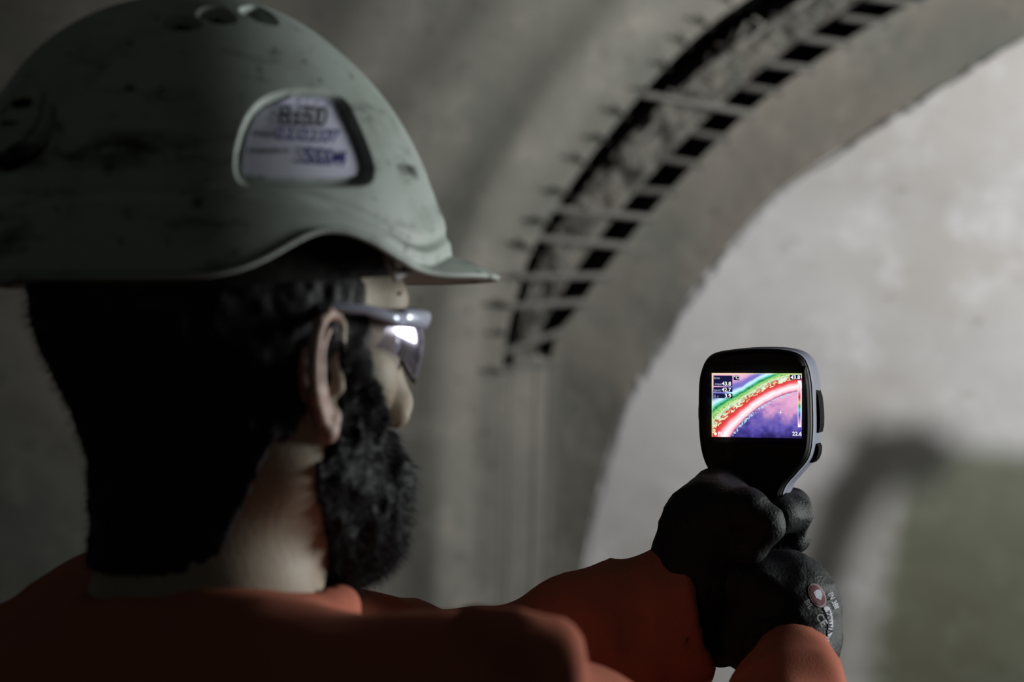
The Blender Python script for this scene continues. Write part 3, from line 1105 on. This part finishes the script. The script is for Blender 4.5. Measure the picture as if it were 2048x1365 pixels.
# crown rib front to back
rib = .0035 * np.exp(-((Yv / .022) ** 4)) * sm(zz, .06, .12)
zz = zz + rib
Vh = np.stack([X, Yv, zz], -1)           # local a (front), b (right), c
Vhw = Vh.reshape(-1, 3) @ RM + HB
nr = len(rows)


pxh = to_px(Vhw)
near = (Vh.reshape(-1, 3)[:, 1] > -.005)
cenl = np.array([0, 0, .04])
inward = -(Vh.reshape(-1, 3) - cenl); inward /= np.maximum(length(inward), 1e-9)[:, None]
badge_poly = smooth_poly([(484, 362), (474, 318), (492, 246), (525, 203), (575, 184), (640, 184), (686, 200), (712, 245), (735, 300), (745, 340), (735, 364), (690, 370), (600, 369), (530, 369)])
vents = [smooth_poly(p, 6) for p in ([(325, 52), (338, 32), (372, 28), (402, 48), (372, 57)], [(398, 30), (412, 17), (448, 18), (470, 40), (430, 43)], [(482, 20), (508, 14), (538, 28), (552, 46), (520, 40)])]
crease = smooth_poly([(170, 168), (215, 105), (270, 62), (315, 55), (322, 66), (278, 76), (228, 116), (182, 172)], 6)
knob_rec = smooth_poly([(-30, 322), (40, 300), (82, 262), (98, 212), (108, 222), (104, 262), (70, 315), (0, 345)], 6)


def soft(poly, w):
    poly = np.asarray(poly, float)
    lo, hi = poly.min(0) - 3 * w, poly.max(0) + 3 * w
    sel = np.where(near & (pxh >= lo).all(1) & (pxh <= hi).all(1))[0]
    P = pxh[sel]
    a = poly; b = np.roll(poly, -1, 0); ab = b - a
    best = np.full(len(P), 1e9)
    for k in range(len(a)):
        t = np.clip(((P - a[k]) @ ab[k]) / max(ab[k] @ ab[k], 1e-9), 0, 1)
        best = np.minimum(best, length(P - a[k] - t[:, None] * ab[k]))
    sd = np.where(inside(poly, P), best, -best)
    r = np.zeros(len(pxh)); r[sel] = sm(sd, -w, w)
    return r


ins_b = inside(badge_poly, pxh) & near
disp = np.zeros(len(Vhw))
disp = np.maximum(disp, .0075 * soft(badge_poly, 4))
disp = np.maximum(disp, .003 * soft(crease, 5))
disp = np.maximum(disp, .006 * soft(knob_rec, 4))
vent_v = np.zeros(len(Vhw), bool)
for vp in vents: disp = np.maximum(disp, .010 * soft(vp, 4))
Vh2 = Vh.reshape(-1, 3) + inward * disp[:, None]
Vhw = Vh2 @ RM + HB
i = np.arange(nr - 1)[:, None] * nphi + np.arange(nphi)[None]
j = np.arange(nr - 1)[:, None] * nphi + (np.arange(nphi)[None] + 1) % nphi
Fh = np.stack([i, i + nphi, j + nphi, j], -1).reshape(-1, 4)
hat = empty('hard_hat', tuple(HB))
tag(hat, "dirty pale green white hard hat with handwritten label, on the worker's head", 'helmet')
shell = child('shell', Vhw, Fh, [M['helmet'], M['helmet_dark']], hat)
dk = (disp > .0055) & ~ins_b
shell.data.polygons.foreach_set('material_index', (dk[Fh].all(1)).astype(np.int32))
sol = shell.modifiers.new('thickness', 'SOLIDIFY'); sol.thickness = .0032; sol.offset = -1
bvh_h = BVHTree.FromPolygons([Vector(v) for v in Vhw], [tuple(map(int, f)) for f in Fh])


label_poly = smooth_poly([(489, 352), (482, 318), (500, 252), (532, 212), (580, 192), (632, 192), (668, 205), (690, 245), (706, 300), (712, 340), (700, 357), (640, 359), (560, 359)])
lab = patch('label', label_poly, 3.0, bvh_h, M['label'], hat, .0022, .0014)
lab['label'] = 'white paper label with black print and blue handwriting'
for s, cx, cy, size, ang, sx, mt_, bd in (('8s50', 600, 240, 56, 3, .92, 'ink', .010), ('02.02.07', 608, 276, 37, 4, 1.0, 'blue_ink', .008), ('SS04', 642, 320, 46, 5, 1.0, 'blue_ink', .012), ('Datum:', 524, 272, 15, 0, 1.0, 'ink', .02), ('Unterschrift:', 534, 306, 15, 0, 1.05, 'ink', .02)):
    Vt, Ft = placed_text(s, cx, cy, size, ang, sx, .08, bd)
    stick('writing', Vt, Ft, bvh_h, M[mt_], lab, .0034)
# rear knob cover (oval plate with two small slots)
kp = smooth_poly([(-40, 290), (-30, 220), (20, 178), (62, 168), (88, 186), (84, 232), (58, 275), (10, 308)], 8)
kb = patch('knob_cover', kp, 3.0, bvh_h, M['helmet'], hat, .0022, .0025)
for p in ([(30, 208), (62, 200), (72, 206), (66, 218), (36, 222)], [(10, 248), (40, 246), (42, 252), (12, 256)]):
    sl = patch('slot', smooth_poly(p, 4), 2.0, bvh_h, M['helmet_dark'], kb or hat, .0030)
# headband, cradle and clips under the shell
hb = []
N_ = 72
for k in range(N_):
    t = 2 * math.pi * k / N_
    a_ = (.104 if math.cos(t) > 0 else .108) * math.cos(t); b_ = .087 * math.sin(t)
    for z_ in (-.012, .022): hb.append((a_, b_, z_ + .016 * (1 + math.cos(t)) / 2))
Fb = [(2 * k, 2 * k + 1, 2 * ((k + 1) % N_) + 1, 2 * ((k + 1) % N_)) for k in range(N_)]
band = child('headband', np.array(hb) @ RM + HB, Fb, M['webbing'], hat)
s = band.modifiers.new('thickness', 'SOLIDIFY'); s.thickness = .003


def hl(a_, b_, c_): return np.array([a_, b_, c_]) @ RM + HB


for sgn in (1, -1):
    Vc, Fc = tube([hl(.063, sgn * .0885, .014), hl(.070, sgn * .0870, .001), hl(.080, sgn * .0830, .006)], [.0034, .0038, .0034], 10, True, .6)
    child('clip', Vc, Fc, M['strap_white'], hat)
    Vc, Fc = tube([hl(.045, sgn * .096, .036), hl(.055, sgn * .092, .012), hl(.072, sgn * .088, .034)], [.006, .006, .006], 8, True, .4)
    child('suspension_strap', Vc, Fc, M['webbing'], hat)

# ------------------------------------------------------------------ safety glasses
gl_o = empty('safety_glasses', tuple(L2W((.10, 0, .03))))
tag(gl_o, "clear safety glasses with silver blue frame on the worker's face", 'glasses')
ZT = .0365


def lens_a(b_):
    return .1225 - .030 * (abs(b_) / .07) ** 2 - .020 * (max(abs(b_) - .05, 0) / .02) ** 2


for sgn in (1, -1):
    Vt, Ft = tube([L2W((.026, sgn * .079, ZT + .002)), L2W((.035, sgn * .0795, ZT + .0025)), L2W((.055, sgn * .079, ZT + .001)), L2W((.072, sgn * .0765, ZT - .003)), L2W((.082, sgn * .072, ZT - .005))], [.0020, .0026, .0030, .0036, .0042], 12, True, .6)
    child('temple_arm', Vt, Ft, M['frame_silver'], gl_o)
    Vt, Ft = tube([L2W((.079, sgn * .0725, ZT - .004)), L2W((lens_a(.064), sgn * .0655, ZT - .003)), L2W((lens_a(.054) + .001, sgn * .055, ZT - .004)), L2W((lens_a(.042) + .001, sgn * .043, ZT - .003))], [.0044, .0056, .0056, .0040], 12, True, .5)
    child('hinge', Vt, Ft, M['frame_silver'], gl_o)


def lens_mat():
    m = bpy.data.materials.new('clear_lens')
    m.use_nodes = True
    nt = m.node_tree
    for n in list(nt.nodes): nt.nodes.remove(n)
    out = nt.nodes.new('ShaderNodeOutputMaterial')
    tr = nt.nodes.new('ShaderNodeBsdfTransparent'); tr.inputs['Color'].default_value = (.90, .88, .985, 1)
    gs = nt.nodes.new('ShaderNodeBsdfGlossy'); gs.inputs['Color'].default_value = (.85, .80, 1.0, 1); gs.inputs['Roughness'].default_value = .14
    fr = nt.nodes.new('ShaderNodeLayerWeight'); fr.inputs['Blend'].default_value = .42
    mx = nt.nodes.new('ShaderNodeMixShader')
    mr = nt.nodes.new('ShaderNodeMapRange'); mr.inputs['To Min'].default_value = .22; mr.inputs['To Max'].default_value = .50
    nt.links.new(fr.outputs['Fresnel'], mr.inputs['Value']); nt.links.new(mr.outputs['Result'], mx.inputs[0]); nt.links.new(tr.outputs[0], mx.inputs[1]); nt.links.new(gs.outputs[0], mx.inputs[2])
    nt.links.new(mx.outputs[0], out.inputs['Surface'])
    return m


M['lens'] = lens_mat()
for sgn in (1, -1):
    V, F = [], []
    na, nz = 26, 14
    for i_ in range(na + 1):
        u_ = i_ / na
        b_ = .004 + .066 * u_
        dropz = .030 + .012 * math.sin(math.pi * min(1, u_ * 1.05)) - .012 * u_ ** 3
        for k in range(nz + 1):
            v = k / nz
            V.append(L2W((lens_a(b_) - .020 * (v - .48) ** 2 - .002 * v, sgn * b_, ZT + .001 - .003 * u_ - dropz * v)))
    for i_ in range(na):
        for k in range(nz):
            F.append((i_ * (nz + 1) + k, i_ * (nz + 1) + k + 1, (i_ + 1) * (nz + 1) + k + 1, (i_ + 1) * (nz + 1) + k))
    child('lens', V, F, M['lens'], gl_o)
    top = [V[i_ * (nz + 1)] for i_ in range(0, na + 1, 2)]
    Vt, Ft = tube([p + np.array([0, 0, .001]) for p in top], .0024, 8)
    child('brow_bar', Vt, Ft, M['frame_dark'], gl_o)
    bot = [V[i_ * (nz + 1) + nz] for i_ in range(0, na * 2 // 3, 2)]
    Vt, Ft = tube(bot, .0011, 6)
    child('lower_rim', Vt, Ft, M['frame_dark'], gl_o)
Vt, Ft = tube([L2W((.1175, -.008, ZT - .010)), L2W((.122, 0, ZT - .006)), L2W((.1175, .008, ZT - .010))], .003, 8)
child('nose_bridge', Vt, Ft, M['frame_dark'], gl_o)

# ------------------------------------------------------------------ thermal camera
PSI = math.radians(19)
DC = W(1512, 828, 1.45)
dr = np.array([math.cos(PSI), -math.sin(PSI), 0]); dn = np.array([-math.sin(PSI), -math.cos(PSI), 0]); du = np.array([0, 0, 1.0])
DM = np.stack([dr, -dn, du])            # local x right, y away from the viewer, z up
SX = 1 / (FPX / 1.45) / math.cos(PSI - math.radians(7.5))
SZ = 1.45 / FPX


def D2W(P): return np.asarray(P, float) @ DM + DC
def dpx(x, y): return ((x - 1512) * SX, -(y - 828) * SZ)


tc_o = empty('thermal_camera', tuple(DC + np.array([0, 0, -.16])))
tag(tc_o, 'handheld thermal imaging camera with lit colour screen held up in gloved hands', 'thermal camera')


def outline(pts, n=6):
    return smooth_poly([dpx(*p) for p in pts], n)


front = outline([(1398, 800), (1402, 750), (1420, 716), (1462, 705), (1520, 701), (1572, 704), (1602, 718), (1615, 755), (1619, 810), (1619, 870), (1612, 912), (1590, 942), (1566, 972), (1556, 1010), (1553, 1080), (1554, 1160), (1556, 1260), (1540, 1290), (1500, 1288), (1482, 1260), (1476, 1160), (1472, 1080), (1464, 1010), (1440, 968), (1412, 930), (1400, 880)])
cen2 = np.array([0, -.02])


def layers(name, outl, ys, grow, mt, par, capf=True, capb=True):
    n = len(outl); V, F = [], []
    T = np.roll(outl, -1, 0) - np.roll(outl, 1, 0); T /= length(T)[:, None]
    Nn = np.stack([T[:, 1], -T[:, 0]], -1)
    if ((outl - outl.mean(0)) * Nn).sum() < 0: Nn = -Nn
    for y, g_ in zip(ys, grow):
        for p, nn in zip(outl, Nn):
            V.append(D2W((p[0] + nn[0] * g_, y, p[1] + nn[1] * g_)))
    for k in range(len(ys) - 1):
        for i_ in range(n):
            F.append((k * n + i_, k * n + (i_ + 1) % n, (k + 1) * n + (i_ + 1) % n, (k + 1) * n + i_))
    if capf: F.append(tuple(range(n)))
    if capb: F.append(tuple((len(ys) - 1) * n + i_ for i_ in range(n - 1, -1, -1)))
    return child(name, V, F, mt, par)


shellf = layers('front_cover', front, [0, .0008, .002, .0045], [-.0025, -.0006, .0, .0006], M['housing'], tc_o, True, False)
for p in shellf.data.polygons:
    if len(p.vertices) > 6: p.use_smooth = False
layers('housing', front, [.0043, .008, .030, .044, .052, .056], [.0012, .0022, .0026, .0010, -.004, -.012], M['rim'], tc_o)
# lens barrel on the far side
Vt, Ft = tube([D2W((0, .050, .012)), D2W((0, .075, .012)), D2W((0, .088, .012))], [.027, .026, .023], 28)
child('lens_barrel', Vt, Ft, M['housing'], tc_o)
# side buttons
def pad(name, x0, y0, x1, y1, yd0, yd1, proud, mt):
    s_ = 1 if x0 > 1512 else -1
    xa, za = dpx(x0, y0); xb, zb = dpx(x1, y1)
    V, F = [], []
    for t in np.linspace(0, 1, 7):
        x = xa + (xb - xa) * t; z = za + (zb - za) * t
        pr = proud * (math.sin(math.pi * t) ** .4 if 0 < t < 1 else .1)
        for y in (yd0, yd1):
            V.append(D2W((x - s_ * .004, y, z))); V.append(D2W((x + s_ * pr, y, z)))
    for k in range(6):
        a_ = 4 * k
        for c1, c2 in ((0, 1), (1, 3), (3, 2), (2, 0)):
            F.append((a_ + c1, a_ + c2, a_ + 4 + c2, a_ + 4 + c1))
    F += [(0, 1, 3, 2), (24, 26, 27, 25)]
    return child(name, V, F, mt, tc_o, False)


pad('button', 1623, 780, 1628, 866, .014, .034, .0022, M['button'])
pad('button', 1625, 888, 1617, 926, .014, .030, .0028, M['button'])
pad('button', 1399, 782, 1397, 862, .010, .024, .0030, M['button'])
# bezel and screen
def rect(name, x0, y0, x1, y1, yd, mt, par, thick=0):
    (xa, za), (xb, zb) = dpx(x0, y0), dpx(x1, y1)
    V = [D2W((xa, yd, za)), D2W((xb, yd, za)), D2W((xb, yd, zb)), D2W((xa, yd, zb))]
    return child(name, V, [(0, 3, 2, 1)], mt, par, False)


bez = outline([(1414, 745), (1420, 733), (1510, 728), (1600, 732), (1608, 745), (1610, 810), (1608, 872), (1600, 884), (1510, 886), (1420, 885), (1413, 872), (1412, 810)], 5)
layers('bezel', bez, [-.0012, .001], [0, .0006], M['bezel'], tc_o)


def emit(name, col=None, attr=None, strength=1.0):
    m = bpy.data.materials.new(name); m.use_nodes = True
    nt = m.node_tree
    for n in list(nt.nodes): nt.nodes.remove(n)
    out = nt.nodes.new('ShaderNodeOutputMaterial'); e = nt.nodes.new('ShaderNodeEmission')
    e.inputs['Strength'].default_value = strength
    if attr:
        a_ = nt.nodes.new('ShaderNodeAttribute'); a_.attribute_name = attr
        nt.links.new(a_.outputs['Color'], e.inputs['Color'])
    else: e.inputs['Color'].default_value = col
    nt.links.new(e.outputs[0], out.inputs['Surface'])
    return m


sx0, sy0, sx1, sy1 = 1424.5, 747, 1603, 875.5
NX, NY = 240, 172
uu, vv = np.meshgrid(np.linspace(0, 1, NX), np.linspace(0, 1, NY), indexing='ij')
zx, zy = 125 + 895 * uu, 290 + 645 * vv          # picture units of the screen image


def circ(p):
    p = np.array(p, float); A = np.c_[2 * p, np.ones(3)]; c = np.linalg.solve(A, (p ** 2).sum(1))
    return c[0], c[1], math.sqrt(c[2] + c[0] ** 2 + c[1] ** 2)


ccx, ccy, ccr = circ([(318, 930), (610, 625), (980, 466)])
dd = np.hypot(zx - ccx, zy - ccy) - ccr
arcp = np.arctan2(zy - ccy, zx - ccx) * ccr
n1 = fbm(np.stack([zx / 60, zy / 60, 0 * zx], -1), 3); n2 = fbm(np.stack([arcp / 16, dd / 14, 0 * zx], -1), 3)
n3 = vnoise(np.stack([arcp / 11, dd / 9, 0 * zx + 4], -1))
wgt = np.clip((zx - 125) / 900, 0, 1)
d2 = dd / (1 + .38 * np.clip((430 - zx) / 300, 0, 1)) + 5 * n1
stops = [(0, (150, 90, 140)), (7, (225, 120, 150)), (22, (250, 195, 212)), (48, (255, 242, 244)), (72, (252, 195, 200)), (94, (228, 84, 92)), (116, (206, 56, 56)), (132, (188, 70, 62)), (150, (205, 160, 125)), (164, (165, 210, 180)), (180, (215, 226, 155)), (195, (155, 208, 125)), (210, (90, 182, 112)), (221, (55, 158, 104)), (232, (115, 205, 195)), (246, (200, 242, 255)), (259, (185, 220, 250)), (276, (110, 112, 192)), (300, (132, 116, 196)), (325, (215, 165, 205)), (360, (238, 186, 204)), (900, (235, 185, 205))]
xs = [s[0] for s in stops]
rgb = np.stack([np.interp(d2, xs, [s[1][k] for s in stops]) for k in range(3)], -1)
# broken hot and cool specks along the joint
zone = np.exp(-((d2 - 146) / 20) ** 2)
rgb = np.where(((n2 > .35) & (zone > .4))[..., None], np.array([205, 60, 50]), rgb)
rgb = np.where(((n2 < -.4) & (zone > .25))[..., None], np.array([222, 236, 214]), rgb)
wave = d2 - 132 - 8 * np.sign(np.sin(arcp / 13.0)) - 5 * n3
rgb = np.where((np.abs(wave) < 3.5)[..., None], np.array([236, 228, 165]), rgb)
rgb = np.where((np.abs(d2 - 217 - 6 * n2) < 3)[..., None], np.array([40, 120, 60]), rgb)
rgb = np.where(((np.abs(d2 - 186 - 8 * n2) < 2))[..., None], np.array([60, 140, 70]), rgb)
# inside of the arch: pink above, dark blue below
dep_ = np.clip((zy - 500 - .12 * (zx - 600)) / 400, 0, 1) + .16 * n1
inn = np.stack([np.interp(dep_, [0, .3, .5, .75, 1], c) for c in ((228, 205, 135, 92, 52), (170, 150, 108, 82, 42), (205, 195, 178, 168, 115))], -1)
rgb = np.where((dd < 0)[..., None], inn, rgb)
dots = (dd < 8) & (dd > -26) & (n3 > .15)
rgb = np.where(dots[..., None], np.array([175, 205, 220]), rgb)
rgb = np.where((np.abs(dd - 4) < 3)[..., None], np.array([130, 95, 140]), rgb)
# lower edge of the picture darkens on its right part
rgb = rgb * (1 - .25 * np.clip((vv - .9) / .1, 0, 1) * (uu > .55))[..., None]
# hue scale
sb = (zx > 985) & (zx < 1008) & (zy > 365) & (zy < 820)
tb = (zy - 365) / 455
bar = np.stack([np.interp(tb, [0, .2, .35, .47, .55, .63, .75, .9, 1], c) for c in ((255, 240, 190, 220, 60, 100, 90, 210, 255), (250, 190, 40, 200, 140, 200, 90, 150, 250), (250, 200, 60, 120, 90, 220, 180, 200, 250))], -1)
rgb = np.where(sb[..., None], bar, rgb)
sb2 = (zx > 980) & (zx < 1013) & (zy > 360) & (zy < 825) & ~sb
rgb = np.where(sb2[..., None], np.array([235, 235, 245]), rgb)
# read-out boxes
for (a0, b0, a1, b1) in ((140, 315, 333, 420), (140, 432, 333, 482), (140, 496, 333, 545), (345, 315, 402, 360), (902, 305, 1012, 352)):
    m_ = (zx > a0) & (zx < a1) & (zy > b0) & (zy < b1)
    rgb = np.where(m_[..., None], np.array([22, 22, 62]), rgb)
ed = ((uu < .012) | (vv < .012))
rgb = np.where(ed[..., None], rgb * .5 + np.array([110, 120, 70]), rgb)
rgb = np.clip(rgb, 0, 255) / 255
linr = np.where(rgb <= .04045, rgb / 12.92, ((rgb + .055) / 1.055) ** 2.4)
(xa, za), (xb, zb) = dpx(sx0, sy0), dpx(sx1, sy1)
SCY = -.0016
Vs = np.stack([xa + (xb - xa) * uu, 0 * uu + SCY, za + (zb - za) * vv], -1).reshape(-1, 3)
M['screen'] = emit('thermal_screen_picture', attr='picture', strength=1.12)
scr = child('screen', D2W(Vs), grid_faces(NX, NY), M['screen'], tc_o, False)
scr['label'] = 'lit screen showing a false colour thermal picture of the arch'
at_ = scr.data.attributes.new('picture', 'FLOAT_COLOR', 'POINT')
at_.data.foreach_set('color', np.c_[linr.reshape(-1, 3), np.ones(NX * NY)].astype(np.float32).ravel())
M['screen_white'] = emit('screen_white', (1, 1, 1, 1), strength=1.0)
M['screen_dim'] = emit('screen_dim', (.42, .45, .6, 1), strength=1.0)


def sp(zx_, zy_): return sx0 + (zx_ - 125) / 895 * (sx1 - sx0), sy0 + (zy_ - 290) / 645 * (sy1 - sy0)


def screen_text(s, zx_, zy_, size, mt, align='c', bold=.012):
    V, F = text_mesh(s, 1.0, bold)
    k = size / 895 * (sx1 - sx0)
    V = V * k
    if align == 'r': V = V - np.array([V[:, 0].max(), 0])
    if align == 'l': V = V - np.array([V[:, 0].min(), 0])
    cx, cy = sp(zx_, zy_)
    P = [D2W((*[dpx(cx + v[0], cy - v[1])[0]], SCY - .0004, dpx(cx + v[0], cy - v[1])[1])) for v in V]
    o = child('readout', P, F, mt, scr, False)
    return o


for a_ in (('box', 148, 340, 40, 'screen_dim', 'l'), ('max', 158, 401, 40, 'screen_dim', 'l'), ('43.8', 320, 398, 54, 'screen_white', 'r'), ('spot', 148, 462, 40, 'screen_dim', 'l'), ('42.7', 320, 459, 54, 'screen_white', 'r'), ('\u0394 s', 146, 524, 38, 'screen_dim', 'l'), ('3.9', 320, 522, 54, 'screen_white', 'r'), ('\u00b0C', 373, 336, 46, 'screen_white', 'c'), ('43.8', 957, 330, 54, 'screen_white', 'c'), ('22.6', 973, 892, 54, 'screen_white', 'c'), ('FLIR', 238, 905, 56, 'screen_white', 'c')):
    screen_text(a_[0], a_[1], a_[2], a_[3], M[a_[4]], a_[5], .02 if a_[4] == 'screen_white' else .0)
# logo diamond, cross-hairs
def screen_poly(pts, mt=M['screen_white'], name='mark'):
    P = []
    for x, y in pts:
        cx, cy = sp(x, y); X_, Z_ = dpx(cx, cy); P.append(D2W((X_, SCY - .0004, Z_)))
    return child(name, P, [tuple(range(len(P)))], mt, scr, False)


screen_poly([(146, 904), (163, 884), (180, 904), (163, 924)], name='logo')
for cx, cy in ((556, 600), (812, 680)):
    screen_poly([(cx - 20, cy - 2), (cx + 20, cy - 2), (cx + 20, cy + 2), (cx - 20, cy + 2)])
    screen_poly([(cx - 2, cy - 20), (cx + 2, cy - 20), (cx + 2, cy + 20), (cx - 2, cy + 20)])
# camera icon under the screen
def icon_poly(pts, dy=-.0005):
    P = [D2W((dpx(x, y)[0], dy, dpx(x, y)[1])) for x, y in pts]
    return P


Pq = icon_poly([(1452, 907), (1463, 907), (1463, 916), (1452, 916)]) + icon_poly([(1455, 909.5), (1460, 909.5), (1460, 913.5), (1455, 913.5)])
child('icon', Pq, [(0, 1, 5, 4), (1, 2, 6, 5), (2, 3, 7, 6), (3, 0, 4, 7)], M['icon'], tc_o, False)
# wrist strap hanging from the grip
Vt, Ft = tube([W(1450, 1270, 1.44), W(1428, 1300, 1.425), W(1418, 1335, 1.42), W(1408, 1380, 1.41), W(1404, 1460, 1.41), W(1425, 1520, 1.42), W(1470, 1480, 1.44), W(1500, 1330, 1.45)], [.005] * 8, 8, True, .45)
st = child('wrist_strap', Vt, Ft, M['webbing'], tc_o)

# ------------------------------------------------------------------ added unseen tube and box, shaped only to cast the wall shadow
def onray(px, py, f_):
    p = Vector(P3(np.array([px, py], float), YO - .05))
    return p + (FLOOD - p) * f_


caster_pts = [(1590, 1500), (1620, 1365), (1640, 1240), (1664, 1110), (1705, 985), (1765, 915), (1830, 905), (1890, 930)]
fr_ = .30
pp = [onray(x, y, fr_) for x, y in caster_pts]
base = Vector((pp[0].x, pp[0].y, 0))
caster = empty('shadow_caster', base)
tag(caster, 'unseen bent tube and box added to cast a shadow on the pale wall', 'caster_tube')
pp = [base + Vector((.02, .0, .03))] + pp
Vt, Ft = tube(pp, [.046, .046, .046, .048, .054, .060, .064, .060, .050], 18)
child('caster_tube', Vt, Ft, M['caster_green'], caster)
Vk, Fk = tube([onray(1702, 915, fr_), onray(1716, 868, fr_), onray(1722, 840, fr_)], [.016, .022, .012], 12)
child('caster_knob', Vk, Fk, M['caster_dark'], caster)
q1, q2, q3, q4 = (onray(x, y, fr_) for x, y in ((1800, 915), (2050, 945), (2000, 1500), (1710, 1500)))
dv = Vector((.10, .16, 0)).normalized() * .12
Vb = [q1, q2, q3, q4, q1 + dv, q2 + dv, q3 + dv, q4 + dv]
bx_ = child('caster_box', [tuple(v) for v in Vb], [(0, 1, 2, 3), (7, 6, 5, 4), (0, 4, 5, 1), (1, 5, 6, 2), (2, 6, 7, 3), (3, 7, 4, 0)], M['caster_sheer'], caster, False)
bv = bx_.modifiers.new('soft', 'BEVEL'); bv.width = .02; bv.segments = 3
for q_ in (q3, q4):
    Vt, Ft = tube([q_ + dv * .5, Vector((q_.x + dv.x * .5, q_.y + dv.y * .5, 0))], .02, 10)
    child('caster_leg', Vt, Ft, M['caster_dark'], caster)
